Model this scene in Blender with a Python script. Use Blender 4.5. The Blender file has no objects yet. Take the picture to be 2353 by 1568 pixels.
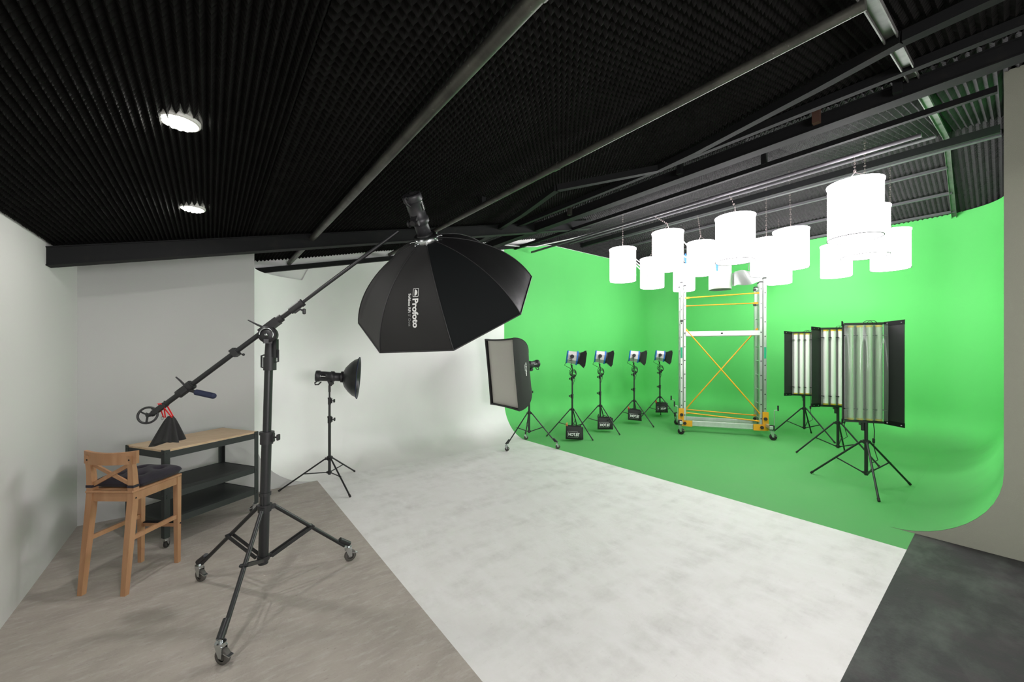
import bpy, math, random
from mathutils import Vector, Matrix, Quaternion
random.seed(7)
S = bpy.context.scene
COL = S.collection
PI = math.pi

# ------------------------------------------------------------------ camera, world, exposure
YAW = math.radians(38)
cam_d = bpy.data.cameras.new('camera'); cam = bpy.data.objects.new('camera', cam_d); COL.objects.link(cam)
cam.location = (0, 0, 1.7); cam.rotation_euler = (PI/2, 0, -YAW)
cam_d.sensor_width = 36; cam_d.sensor_fit = 'HORIZONTAL'
cam_d.lens = 890/2353*36; cam_d.shift_y = 19/2353; cam_d.clip_start = .05
S.camera = cam
S.view_settings.view_transform = 'Standard'; S.view_settings.look = 'None'
S.view_settings.gamma = 1; S.view_settings.use_curve_mapping = False
S.view_settings.exposure = 0.90
S.cycles.max_bounces = 8; S.cycles.diffuse_bounces = 5; S.cycles.glossy_bounces = 3
S.cycles.transmission_bounces = 4; S.cycles.transparent_max_bounces = 8
S.cycles.sample_clamp_indirect = 8.0; S.cycles.caustics_reflective = False; S.cycles.caustics_refractive = False
W = bpy.data.worlds.new('world'); S.world = W; W.use_nodes = True
W.node_tree.nodes['Background'].inputs[0].default_value = (.9, .95, 1, 1)
W.node_tree.nodes['Background'].inputs[1].default_value = 0.0
SHADE_E = 7.6        # glow of the lit lamp shades
DOWN_E = 28.0        # glow of the recessed downlights
FWD = Vector((math.sin(YAW), math.cos(YAW), 0)); RT = Vector((math.cos(YAW), -math.sin(YAW), 0))

def roof(x): return 2.76 + .237*x
XE, XW = 7.9, 10.2                       # ridge of the roof, inner end wall
def surf(x): return roof(x) if x <= XE else roof(XE) + (4.05-roof(XE))*(x-XE)/(XW-XE)

# added fill light, out of view behind the photographer, to brighten the far walls
wl = bpy.data.lights.new('rear_fill_light', 'AREA'); wl.shape = 'RECTANGLE'; wl.size = 2.0; wl.size_y = 1.1; wl.energy = 75; wl.color = (1, .965, .99)
wo = bpy.data.objects.new('rear_fill_light', wl); COL.objects.link(wo); wo.location = (1.0, -2.93, 1.75); wo.rotation_euler = (PI/2, 0, 0)

# ------------------------------------------------------------------ materials
def mat(name, col, rough=.6, metal=0.0, noise=None, bump=None, emit=0, ecol=None, spec=.5, trans=0, alpha=1, sheen=0, wood=None, coat=0):
    m = bpy.data.materials.new(name); m.use_nodes = True
    nt = m.node_tree; N = nt.nodes; L = nt.links
    b = N['Principled BSDF']
    b.inputs['Base Color'].default_value = (*col, 1)
    b.inputs['Roughness'].default_value = rough; b.inputs['Metallic'].default_value = metal
    b.inputs['Specular IOR Level'].default_value = spec
    if trans: b.inputs['Transmission Weight'].default_value = trans
    if alpha < 1: b.inputs['Alpha'].default_value = alpha
    if coat: b.inputs['Coat Weight'].default_value = coat
    if sheen: b.inputs['Sheen Weight'].default_value = sheen; b.inputs['Sheen Roughness'].default_value = .5
    if emit:
        b.inputs['Emission Color'].default_value = (*(ecol or col), 1); b.inputs['Emission Strength'].default_value = emit
    tc = N.new('ShaderNodeTexCoord')
    if noise:      # list of (colour, scale, (stretch), amount lo, hi, detail)
        prev = None; base = (*col, 1)
        for i, (c2, sc, st, lo, hi, det) in enumerate(noise):
            mp = N.new('ShaderNodeMapping'); mp.inputs['Scale'].default_value = st
            if len(st) == 3 and i % 2: mp.inputs['Rotation'].default_value = (0, 0, .5)
            L.new(tc.outputs['Object'], mp.inputs['Vector'])
            nz = N.new('ShaderNodeTexNoise'); nz.inputs['Scale'].default_value = sc; nz.inputs['Detail'].default_value = det
            nz.inputs['Roughness'].default_value = .65
            L.new(mp.outputs[0], nz.inputs['Vector'])
            mr = N.new('ShaderNodeMapRange'); mr.inputs['From Min'].default_value = lo; mr.inputs['From Max'].default_value = hi
            L.new(nz.outputs['Fac'], mr.inputs['Value'])
            mx = N.new('ShaderNodeMix'); mx.data_type = 'RGBA'
            if prev is None: mx.inputs[6].default_value = base
            else: L.new(prev, mx.inputs[6])
            mx.inputs[7].default_value = (*c2, 1); L.new(mr.outputs[0], mx.inputs[0]); prev = mx.outputs[2]
        L.new(prev, b.inputs['Base Color'])
    if wood:
        c2, st = wood
        mp = N.new('ShaderNodeMapping'); mp.inputs['Scale'].default_value = st
        L.new(tc.outputs['Object'], mp.inputs['Vector'])
        nz = N.new('ShaderNodeTexNoise'); nz.inputs['Scale'].default_value = 5; nz.inputs['Detail'].default_value = 5
        nz.inputs['Distortion'].default_value = .6
        L.new(mp.outputs[0], nz.inputs['Vector'])
        rp = N.new('ShaderNodeValToRGB'); rp.color_ramp.elements[0].position = .35; rp.color_ramp.elements[1].position = .68
        rp.color_ramp.elements[0].color = (*c2, 1); rp.color_ramp.elements[1].color = (*col, 1)
        L.new(nz.outputs['Fac'], rp.inputs[0]); L.new(rp.outputs[0], b.inputs['Base Color'])
    if bump:
        sc, st, dist = bump
        nz = N.new('ShaderNodeTexNoise'); nz.inputs['Scale'].default_value = sc; nz.inputs['Detail'].default_value = 4
        L.new(tc.outputs['Object'], nz.inputs['Vector'])
        bp = N.new('ShaderNodeBump'); bp.inputs['Strength'].default_value = st; bp.inputs['Distance'].default_value = dist
        L.new(nz.outputs['Fac'], bp.inputs['Height']); L.new(bp.outputs[0], b.inputs['Normal'])
    return m
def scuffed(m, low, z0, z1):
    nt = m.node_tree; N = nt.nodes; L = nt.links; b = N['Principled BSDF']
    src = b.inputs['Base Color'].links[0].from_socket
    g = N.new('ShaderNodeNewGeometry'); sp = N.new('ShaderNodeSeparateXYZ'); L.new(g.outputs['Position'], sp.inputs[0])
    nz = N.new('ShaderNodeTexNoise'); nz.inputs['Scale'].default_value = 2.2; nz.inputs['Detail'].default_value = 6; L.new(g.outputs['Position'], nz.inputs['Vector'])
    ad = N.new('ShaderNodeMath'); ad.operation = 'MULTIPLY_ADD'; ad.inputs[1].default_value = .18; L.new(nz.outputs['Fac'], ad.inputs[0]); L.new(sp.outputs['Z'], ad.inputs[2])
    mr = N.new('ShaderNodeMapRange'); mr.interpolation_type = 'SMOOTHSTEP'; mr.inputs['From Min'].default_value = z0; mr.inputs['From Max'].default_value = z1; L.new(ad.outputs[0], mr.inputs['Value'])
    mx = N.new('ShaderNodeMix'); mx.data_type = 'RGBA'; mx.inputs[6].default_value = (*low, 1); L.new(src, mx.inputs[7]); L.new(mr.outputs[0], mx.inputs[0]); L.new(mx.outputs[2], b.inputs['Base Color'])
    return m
M_ = dict(
    grey_floor=mat('grey_concrete', (.36, .325, .285), .75, noise=[((.28, .25, .22), 3.0, (1, 2.2, 1), .42, .75, 8), ((.43, .40, .37), 9, (1, 3, 1), .5, .8, 6), ((.21, .175, .155), 28, (1, 2.5, 1), .62, .8, 3)], bump=(60, .25, .01)),
    white_floor=mat('white_painted_floor', (.68, .67, .65), .6, noise=[((.50, .49, .47), 1.5, (1, 2.4, 1), .46, .78, 9), ((.72, .71, .70), 4, (1.8, 1, 1), .4, .7, 6), ((.50, .48, .46), 14, (1, 2.6, 1), .62, .9, 5)], bump=(50, .1, .01)),
    green_floor=mat('green_painted_floor', (.085, .35, .095), .8, noise=[((.10, .34, .105), 2, (1, 1.5, 1), .4, .8, 5)]),
    dark_floor=mat('dark_concrete', (.017, .018, .017), .7, noise=[((.062, .076, .062), 1.9, (1, 1.6, 1), .46, .68, 9), ((.040, .026, .032), 3.1, (1.4, 1, 1), .5, .8, 8), ((.09, .085, .08), 26, (1, 3, 1), .66, .85, 4)], bump=(40, .3, .01)),
    white=mat('white_plaster', (.90, .90, .885), .65, noise=[((.84, .84, .83), .9, (1, 1, .5), .45, .8, 3)]),
    green=mat('chroma_green_paint', (.115, .58, .14), .75, noise=[((.105, .55, .13), .8, (1, 1, .6), .4, .8, 3)]),
    grey_wall=mat('grey_wall_paint', (.50, .50, .49), .8, bump=(180, .12, .004)),
    left_wall=mat('pale_wall_paint', (.60, .60, .58), .8, bump=(180, .12, .004)),
    pale_strip=mat('pale_green_paint', (.62, .68, .58), .8),
    beige=mat('beige_roughcast', (.35, .36, .29), .9, bump=(260, .5, .006)),
    foam2=mat('charcoal_acoustic_foam', (.034, .033, .034), .95, spec=.15),
    foam=mat('black_acoustic_foam', (.0060, .0059, .0054), .95, spec=.10, noise=[((.0090, .0088, .0082), 6, (1, 1, 1), .4, .7, 4)]),
    steel_dark=mat('dark_painted_steel', (.009, .0095, .010), .75, spec=.2, bump=(30, .15, .004), noise=[((.018, .017, .015), 7, (1, 1, 1), .55, .8, 6)]),
    cart=mat('dark_grey_green_enamel', (.026, .030, .029), .6, spec=.35),
    pipe=mat('grimy_steel_pipe', (.10, .10, .085), .45, .5, noise=[((.045, .045, .04), 6, (1, 1, 1), .4, .7, 6), ((.30, .30, .26), 40, (1, 1, 1), .68, .8, 2)]),
    galv=mat('galvanised_steel', (.17, .17, .16), .55, .4, noise=[((.10, .10, .095), 9, (1, 1, 1), .4, .7, 6)]),
    lilac=mat('painted_steel_pipe', (.085, .08, .09), .6),
    rust=mat('rusty_plate', (.075, .035, .022), .8),
    blk=mat('black_powder_coat', (.014, .015, .016), .38, spec=.5),
    blkp=mat('black_plastic', (.018, .018, .019), .5),
    body=mat('dark_grey_housing', (.030, .030, .033), .42),
    rubber=mat('rubber', (.02, .018, .016), .8),
    wheelgrey=mat('grey_wheel', (.07, .065, .058), .6),
    chrome=mat('zinc_plate', (.55, .58, .58), .25, 1.0),
    alu=mat('brushed_aluminium', (.62, .64, .62), .38, .85, noise=[((.50, .52, .50), 4, (1, 1, .3), .4, .7, 4)]),
    hole=mat('black_slot', (.004, .004, .004), .9),
    yellow=mat('yellow_orange_paint', (.80, .36, .012), .4),
    greenlab=mat('green_sticker', (.0, .32, .16), .5),
    whitelab=mat('white_print', (.75, .76, .74), .6),
    faint=mat('faint_grey_print', (.22, .23, .22), .7),
    fabric3=mat('flat_black_fabric', (.005, .0065, .0068), .8, spec=.2),
    fabric=mat('black_softbox_fabric', (.014, .014, .0135), .66, spec=.35, sheen=.1, bump=(420, .25, .002)),
    fabric2=mat('black_nylon', (.011, .011, .0115), .45, spec=.5, bump=(5, .35, .02)),
    diff=mat('white_diffusion_cloth', (.60, .58, .53), .9, bump=(6, .3, .02)),
    bag=mat('black_cordura', (.016, .016, .016), .8, bump=(120, .4, .004)),
    red=mat('red_webbing', (.75, .015, .02), .6),
    orange=mat('orange_webbing', (.80, .28, .08), .6),
    blue=mat('blue_enamel', (.02, .16, .55), .4),
    navy=mat('navy_foam_grip', (.016, .022, .055), .8),
    silver=mat('silver_enamel', (.62, .60, .58), .4, .3),
    wood=mat('oiled_pine', (.40, .22, .115), .5, wood=((.32, .16, .075), (3, 3, .5))),
    woodtop=mat('bamboo_board', (.54, .40, .26), .5, wood=((.44, .31, .19), (.6, 5, 5))),
    cushion=mat('aubergine_cotton', (.014, .011, .018), .95, sheen=.04, bump=(200, .3, .002)),
    tube=mat('fluorescent_tube', (.74, .74, .70), .35, emit=.04, ecol=(.9, .9, .84)),
    tubeg=mat('sleeved_tube', (.44, .52, .40), .25, coat=.5),
    reflector=mat('tube_reflector', (.55, .56, .54), .25, .7),
    film=mat('clear_film', (.8, .85, .8), .08, alpha=.16, spec=.8),
    tubecap=mat('yellow_end_cap', (.55, .38, .04), .5),
    shade=mat('glowing_shade', (.9, .9, .88), .9, emit=SHADE_E, ecol=(1, .935, .985)),
    shadeseam=mat('shade_hem', (.10, .10, .10), .9),
    unlit=mat('unlit_shade', (.82, .82, .80), .9, emit=0),
    plasticbag=mat('frosted_plastic_bag', (.22, .22, .22), .3, alpha=.8),
    wirew=mat('white_cable', (.75, .75, .75), .5),
    wire=mat('steel_wire', (.22, .18, .17), .4, .6),
    led=mat('led_lens', (1, 1, .95), .5, emit=DOWN_E, ecol=(1, 1, .93)),
    trimring=mat('downlight_ring', (.6, .6, .56), .4),
)

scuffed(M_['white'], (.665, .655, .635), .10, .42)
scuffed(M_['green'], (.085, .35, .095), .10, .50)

# ------------------------------------------------------------------ mesh helper
def frame(d, up=(0, 0, 1)):
    z = Vector(d).normalized(); u = Vector(up)
    if abs(z.dot(u)) > .99: u = Vector((1, 0, 0))
    x = u.cross(z).normalized(); y = z.cross(x)
    return x, y, z
class MB:
    def __init__(s): s.v = []; s.f = []; s.m = []; s.s = []
    def add(s, vs, fs, mi=0, sm=False):
        o = len(s.v); s.v += [tuple(v) for v in vs]
        for f in fs: s.f.append([i+o for i in f]); s.m.append(mi); s.s.append(sm)
        return s
    def box(s, c, d, R=None, mi=0):
        c = Vector(c); h = [x/2 for x in d]; vs = []
        for sx in (-1, 1):
            for sy in (-1, 1):
                for sz in (-1, 1):
                    p = Vector((sx*h[0], sy*h[1], sz*h[2])); vs.append(c+(R @ p if R else p))
        return s.add(vs, [(0, 1, 3, 2), (4, 6, 7, 5), (0, 4, 5, 1), (2, 3, 7, 6), (0, 2, 6, 4), (1, 5, 7, 3)], mi)
    def bbox(s, c, d, b, R=None, mi=0):      # bevelled box
        c = Vector(c); h = [x/2 for x in d]; vs = []; idx = {}
        for ax in range(3):
            for sx in (-1, 1):
                for sy in (-1, 1):
                    for sz in (-1, 1):
                        sg = (sx, sy, sz); p = Vector([sg[i]*(h[i]-(0 if i == ax else b)) for i in range(3)])
                        idx[(ax,)+sg] = len(vs); vs.append(c+(R @ p if R else p))
        fs = []
        for ax in range(3):
            a, b2 = (ax+1) % 3, (ax+2) % 3
            for sg in (-1, 1):
                q = []
                for u, w in ((-1, -1), (1, -1), (1, 1), (-1, 1)):
                    t = [0, 0, 0]; t[ax] = sg; t[a] = u; t[b2] = w; q.append(idx[(ax,)+tuple(t)])
                fs.append(q if sg > 0 else q[::-1])
        for ax in range(3):
            a, b2 = (ax+1) % 3, (ax+2) % 3
            for u in (-1, 1):
                for w in (-1, 1):
                    t = [0, 0, 0]; t[a] = u; t[b2] = w; t1 = t[:]; t1[ax] = -1; t2 = t[:]; t2[ax] = 1
                    q = [idx[(a,)+tuple(t1)], idx[(a,)+tuple(t2)], idx[(b2,)+tuple(t2)], idx[(b2,)+tuple(t1)]]
                    fs.append(q if u*w > 0 else q[::-1])
        for sx in (-1, 1):
            for sy in (-1, 1):
                for sz in (-1, 1):
                    q = [idx[(k, sx, sy, sz)] for k in range(3)]; fs.append(q if sx*sy*sz > 0 else q[::-1])
        return s.add(vs, fs, mi)
    def cyl(s, a, b, r, r2=None, n=16, cap=True, mi=0, sm=True):
        a = Vector(a); b = Vector(b); r2 = r if r2 is None else r2; x, y, z = frame(b-a); vs = []
        for p, rr in ((a, r), (b, r2)):
            for k in range(n): t = 2*PI*k/n; vs.append(p+x*(rr*math.cos(t))+y*(rr*math.sin(t)))
        s.add(vs, [(k, (k+1) % n, n+(k+1) % n, n+k) for k in range(n)], mi, sm)
        if cap: s.add(vs, [tuple(range(n))[::-1], tuple(range(n, 2*n))], mi)
        return s
    def bar(s, a, b, w, h, up=(0, 0, 1), mi=0):        # rectangular bar from a to b
        a = Vector(a); b = Vector(b); x, y, z = frame(b-a, up); R = Matrix((x, y, z)).transposed()
        return s.box((a+b)/2, (w, h, (b-a).length), R, mi)
    def tube(s, pts, r, n=8, closed=False, mi=0):
        P = [Vector(p) for p in pts]; m = len(P); vs = []; px = None
        for i, p in enumerate(P):
            d = (P[(i+1) % m]-P[i-1]) if closed else (P[min(i+1, m-1)]-P[max(i-1, 0)])
            d = d.normalized()
            if px is None: x, y, _ = frame(d)
            else: x = (px-d*px.dot(d)).normalized(); y = d.cross(x)
            px = x; rr = r[i] if isinstance(r, (list, tuple)) else r
            for k in range(n): t = 2*PI*k/n; vs.append(p+x*(rr*math.cos(t))+y*(rr*math.sin(t)))
        fs = [(i*n+k, i*n+(k+1) % n, ((i+1) % m)*n+(k+1) % n, ((i+1) % m)*n+k) for i in range(m if closed else m-1) for k in range(n)]
        s.add(vs, fs, mi, True)
        if not closed: s.add(vs, [tuple(range(n))[::-1], tuple(range((m-1)*n, m*n))], mi)
        return s
    def lathe(s, o, ax, prof, n=32, mi=0, sm=True, sharp=False):   # prof: (distance along axis, radius)
        o = Vector(o); x, y, z = frame(ax); vs = []
        for d, r in prof:
            for k in range(n): t = 2*PI*k/n; vs.append(o+z*d+x*(r*math.cos(t))+y*(r*math.sin(t)))
        return s.add(vs, [(i*n+k, i*n+(k+1) % n, (i+1)*n+(k+1) % n, (i+1)*n+k) for i in range(len(prof)-1) for k in range(n)], mi, sm)
    def grid(s, fn, nu, nv, mi=0, sm=True, flip=False):
        vs = [fn(i/nu, j/nv) for i in range(nu+1) for j in range(nv+1)]; w = nv+1
        fs = [(i*w+j, (i+1)*w+j, (i+1)*w+j+1, i*w+j+1) for i in range(nu) for j in range(nv)]
        if flip: fs = [f[::-1] for f in fs]
        return s.add(vs, fs, mi, sm)
    def ext(s, poly, d, mi=0):                 # polygon (3-D points) swept by d
        P = [Vector(p) for p in poly]; d = Vector(d); n = len(P)
        return s.add(P+[p+d for p in P], [tuple(range(n))[::-1], tuple(range(n, 2*n))]+[(k, (k+1) % n, n+(k+1) % n, n+k) for k in range(n)], mi)
    def torus(s, c, ax, R, r, n=24, m=8, mi=0, a0=0, a1=2*PI):
        c = Vector(c); x, y, z = frame(ax); full = abs(a1-a0-2*PI) < 1e-6
        k = n if full else n+1
        return s.tube([c+x*(R*math.cos(a0+(a1-a0)*i/n))+y*(R*math.sin(a0+(a1-a0)*i/n)) for i in range(k)], r, m, full, mi)
    def sph(s, c, r, n=12, mi=0, sc=(1, 1, 1)):
        c = Vector(c)
        return s.grid(lambda u, v: c+Vector((sc[0]*r*math.sin(PI*v)*math.cos(2*PI*u), sc[1]*r*math.sin(PI*v)*math.sin(2*PI*u), sc[2]*r*math.cos(PI*v))), n, n//2, mi)
    def build(s, name, mats, parent=None, loc=None, kind=None):
        me = bpy.data.meshes.new(name); me.from_pydata(s.v, [], s.f)
        for k in (mats if isinstance(mats, (list, tuple)) else [mats]): me.materials.append(M_[k])
        me.polygons.foreach_set('material_index', s.m); me.polygons.foreach_set('use_smooth', s.s); me.update()
        o = bpy.data.objects.new(name, me); COL.objects.link(o)
        if parent: o.parent = parent
        if loc: o.location = loc
        if kind: o['kind'] = kind
        return o
def thing(name, label, cat, loc=(0, 0, 0), rotz=0, group=None):
    o = bpy.data.objects.new(name, None); COL.objects.link(o); o.empty_display_size = .1
    o.location = loc; o.rotation_euler = (0, 0, rotz); o['label'] = label; o['category'] = cat
    if group: o['group'] = group
    return o
def tag(o, label, cat, group=None):
    o['label'] = label; o['category'] = cat
    if group: o['group'] = group
    return o
def kids(o): return [c for c in COL.objects if c.parent == o]
def dup(root, loc, rotz=0, label=None, group=None):
    def cp(o, par):
        c = o.copy(); COL.objects.link(c); c.parent = par
        for k in kids(o): cp(k, c)
        return c
    r = cp(root, None); r.location = loc; r.rotation_euler = (0, 0, rotz)
    if label: r['label'] = label
    if group: r['group'] = group
    return r
def orient(o, fwd, up=(0, 0, 1)):              # local +X along fwd, local +Z near up
    x = Vector(fwd).normalized(); y = Vector(up).cross(x).normalized(); z = x.cross(y)
    o.rotation_euler = Matrix((x, y, z)).transposed().to_euler()
def text_mb(txt, size, place, bold=.0, extr=0, spacing=1.0):
    cu = bpy.data.curves.new('t', 'FONT'); cu.body = txt; cu.size = size; cu.offset = bold; cu.resolution_u = 4
    cu.space_character = spacing
    ob = bpy.data.objects.new('t', cu); COL.objects.link(ob)
    bpy.context.view_layer.update()
    me = bpy.data.meshes.new_from_object(ob.evaluated_get(bpy.context.evaluated_depsgraph_get()))
    m = MB(); m.add([place(v.co.x, v.co.y) for v in me.vertices], [tuple(p.vertices) for p in me.polygons])
    wd = max((v.co.x for v in me.vertices), default=0)
    bpy.data.objects.remove(ob); bpy.data.curves.remove(cu); bpy.data.meshes.remove(me)
    return m, wd

# ------------------------------------------------------------------ the room
R1, RP = .68, .72                     # cove radius, plan corner radius
YB, YN, XWG = 6.22, .02, .42          # back wall, near wall, wing wall
fl = MB()
def fq(x0, x1, y0, y1, mi, z=0): fl.add([(x0, y0, z), (x1, y0, z), (x1, y1, z), (x0, y1, z)], [(0, 1, 2, 3)], mi)
fq(-1, 1.1, -3, 5.5, 0); fq(1.1, 2.54, -3, .527, 0); fq(1.1, 4.66, .527, 5.54, 1); fq(4.66, 5.13, .527, 5.54, 2)
fq(5.13, 9.52, .70, 5.54, 2); fq(2.54, 5.13, -3, .527, 3)
fl.build('floor', ['grey_floor', 'white_floor', 'green_floor', 'dark_floor'], kind='structure')

# cyclorama: cove and wall swept along the plan
path = []                              # (x, y, inward nx, ny)
def arc(cx, cy, a0, a1, n):
    for k in range(n+1):
        a = a0+(a1-a0)*k/n; path.append((cx+RP*math.cos(a), cy+RP*math.sin(a), -math.cos(a), -math.sin(a)))
arc(XWG+RP, YB-RP, PI, PI/2, 12)
path += [(x, YB, 0, -1) for x in (1.141, 2, 3, 4, 4.6599, 4.6601, 6, 7.5, 9)]
arc(XW-RP, YB-RP, PI/2, 0, 12)
path += [(XW, y, -1, 0) for y in (4.5, 3, 1.5)]
arc(XW-RP, YN+RP, 0, -PI/2, 12)
path += [(x, YN, 0, 1) for x in (8, 6.5, 5.13)]
cyc = {'white': MB(), 'green': MB()}
NC = 12
def prof(p, zt):
    x, y, nx, ny = p; out = []
    for k in range(NC+1):
        a = PI/2*k/NC; off = R1-R1*math.sin(a); z = R1-R1*math.cos(a); out.append((x+nx*off, y+ny*off, z))
    for k in range(1, 4): out.append((x, y, R1+(zt-R1)*k/3))
    return out
def ztop(p):
    x, y = p[:2]
    if x < 1.14: return 2.69
    if y > 3: return min(roof(x)-.13, 4.0)
    return 4.06 if x > XE else roof(x)-.01
for i in range(len(path)-1):
    p, q = path[i], path[i+1]
    za, zb = ztop(p), ztop(q)
    if i == 12: za = zb
    if p[0] < 4.66 and q[0] < 4.661: c = 'white'
    else: c = 'green'
    A = prof(p, za); B = prof(q, zb); n = len(A)
    cyc[c].add(A+B, [(k, n+k, n+k+1, k+1) for k in range(n-1)], 0, True)
def weld(me):
    import bmesh
    b = bmesh.new(); b.from_mesh(me); bmesh.ops.remove_doubles(b, verts=b.verts, dist=.0005); b.to_mesh(me); b.free()
o = cyc['white'].build('wall_back', 'white', kind='structure'); weld(o.data)
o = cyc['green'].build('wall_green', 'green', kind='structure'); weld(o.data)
# walls behind and beside
w = MB(); w.add([(.3, 6.228, 0), (XW, 6.228, 0), (XW, 6.228, roof(XE)), (XE, 6.228, roof(XE)+.02), (.3, 6.228, roof(.3)+.02)], [(0, 4, 3, 2, 1)])
w.build('wall_rear_upper', 'white', kind='structure')
w = MB(); w.box((-1.05, 1.25, 1.5), (.1, 8.5, 3.0)); w.build('wall_left', 'left_wall', kind='structure')
w = MB(); w.ext([(-1, 5.5, 0), (.42, 5.5, 0), (.42, 5.5, roof(.42)), (-1, 5.5, roof(-1))], (0, .78, 0))
# grey end of the wing cove
cv = [(XWG, 5.498, 0)]+[(XWG+R1-R1*math.sin(PI/2*k/NC), 5.498, R1-R1*math.cos(PI/2*k/NC)) for k in range(NC+1)]
w.ext([(a, b, c-.002) for a, b, c in cv], (0, .02, 0))
w.build('wall_grey', 'grey_wall', kind='structure')
w = MB(); pp = [(5.13, YN+R1-R1*math.sin(PI/2*k/NC), R1-R1*math.cos(PI/2*k/NC)-.002) for k in range(NC+1)]
w.ext([(5.13, -3, 0)]+pp+[(5.13, YN, roof(5.13)), (5.13, -3, roof(5.13))], (.08, 0, 0))
w.build('wall_right', 'beige', kind='structure')
w = MB(); w.box((2.1, -3.05, 2), (6.4, .1, 4)); w.build('wall_near', 'left_wall', kind='structure')
w = MB()
for a, b in (((0, 0, .6), (2.2, .06, .06)), ((0, 0, -.6), (2.2, .06, .06)), ((1.07, 0, 0), (.06, .06, 1.14)), ((-1.07, 0, 0), (.06, .06, 1.14)), ((0, 0, 0), (.04, .05, 1.14))): w.box((a[0]+1.0, -2.97, a[2]+1.75), b)
w.build('added_window_1', 'white', kind='structure')  # unseen window frame, added to go with the rear fill light
# acoustic foam ceiling: real wedges
ce = MB()
def foam(x0, x1, y0, y1, pit, h, mode, base, mi=0):
    nx = max(1, round((x1-x0)/pit))*2; ny = max(1, round((y1-y0)/pit))*2
    vs = []
    for i in range(nx+1):
        x = x0+(x1-x0)*i/nx
        for j in range(ny+1):
            y = y0+(y1-y0)*j/ny
            oi, oj = i % 2, j % 2
            if mode == 'y': t = (1 if oj else .66) if oi else 0
            elif mode == 'x': t = (1 if oi else .62) if oj else 0
            else: t = 1 if (oi and oj) else (.35 if (oi or oj) else 0)
            t += .12*math.sin(x*3.1+y*1.7)+random.uniform(-.08, .08)
            vs.append(base(x, y, t*h))
    w_ = ny+1
    fs = []
    for i in range(nx):
        for j in range(ny):
            a, b, c, d = i*w_+j, (i+1)*w_+j, (i+1)*w_+j+1, i*w_+j+1
            fs.append((a, d, c, b))
    ce.add(vs, fs, mi)
bs = lambda x, y, h: (x, y, surf(x)+.03-h)
foam(-1, .32, -.3, 6.28, .030, .034, 'y', bs)
foam(.32, 4.1, -.3, 6.28, .042, .036, 'e', bs)
foam(4.1, XE, -.3, 1.6, .055, .042, 'x', bs, 1)
foam(4.1, XE, 1.6, 6.28, .048, .036, 'e', bs, 1)
foam(XE, XW+.1, -.1, 6.28, .060, .040, 'e', bs, 1)
foam(5.5, XW, 4.0, 5.0, .055, .035, 'e', lambda x, y, h: (x, 6.20-h+.0, 4.0+(y-4.0)*(surf(x)+.03-4.0)), 1)
ce.add([(-1, -3, surf(-1)+.03), (XE, -3, surf(XE)+.03), (XE, -.3, surf(XE)+.03), (-1, -.3, surf(-1)+.03)], [(0, 3, 2, 1)])
ce.add([(XE, -3, surf(XE)+.03), (XW+.1, -3, 4.03), (XW+.1, -.1, 4.03), (XE, -.1, surf(XE)+.03)], [(0, 3, 2, 1)])
ce.build('ceiling', ['foam', 'foam2'], kind='structure')

# steelwork of the roof
tn = [0]
def trim(m, k):
    tn[0] += 1; return m.build('trim_%d' % tn[0], k, kind='structure')
def slab(x0, x1, y0, y1, t0, t1):       # beam following the roof slope
    m = MB(); m.ext([(x0, y0, roof(x0)-t0), (x1, y0, roof(x1)-t0), (x1, y0, roof(x1)-t1), (x0, y0, roof(x0)-t1)], (0, y1-y0, 0)); return m
b = slab(-1, 5.4, 4.6, 4.70, .03, .165)
for t in (.025, .165): b.ext([(-1, 4.585, roof(-1)-t), (5.4, 4.585, roof(5.4)-t), (5.4, 4.585, roof(5.4)-t-.008), (-1, 4.585, roof(-1)-t-.008)], (0, .13, 0))
trim(b, 'steel_dark')
trim(slab(.43, 6.0, 6.13, 6.21, .10, .165), 'steel_dark')
def beam(x, z, w, h, y0=.0, y1=6.2, key='steel_dark', flange=0):
    m = MB(); m.box((x, (y0+y1)/2, z), (w, y1-y0, h))
    if flange:
        for s_ in (-1, 1): m.box((x, (y0+y1)/2, z+s_*(h/2)), (w+flange, y1-y0, .01))
    return trim(m, key)
beam(4.09, 3.617, .09, .105, y0=-3, flange=.03)                # main beam, long
beam(3.72, 3.60, .05, .06, y0=-1)                              # upper chord
beam(4.92, 3.76, .045, .05, y0=.05)
beam(6.9, 4.14, .06, .09, y0=.05, key='steel_dark')            # edge beam above lamps (k=.355)
beam(8.17, 4.53, .07, .07, y0=.05, key='lilac')
for k, key in ((.3125, 'lilac'), (.2675, 'lilac'), (.235, 'lilac')):
    x = (roof(XE)-1.7+.252*XE-.05)/(k+.252); beam(x, 1.7+k*x, .05, .04, y0=.55, key=key)
# roof-plane bracing
br = MB(); pts = [(3.6, 6.1), (3.55, 5.3), (3.15, 3.8), (2.82, 2.86), (3.2, 2.55), (3.62, 2.2), (3.52, 1.76), (3.16, .77), (2.98, .35), (2.9, -.6)]
for a, c in zip(pts, pts[1:]): br.bar((a[0], a[1], roof(a[0])-.07), (c[0], c[1], roof(c[0])-.07), .06, .06)
trim(br, 'steel_dark')
for (x, y, key) in ((4.0, 2.18, 'steel_dark'), (4.0, .985, 'rust'), (4.0, .50, 'steel_dark'), (4.0, 3.8, 'pipe'), (4.9, 1.68, 'steel_dark'), (2.28, 3.42, 'steel_dark')):
    m = MB(); zt = roof(x)+.0; zb = 3.60 if x == 4.0 else (3.78 if x > 4 else 3.24)
    m.box((x, y, (zt+.14+zb)/2-.07), (.05, .05, zt-zb+.02)); trim(m, key)
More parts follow.
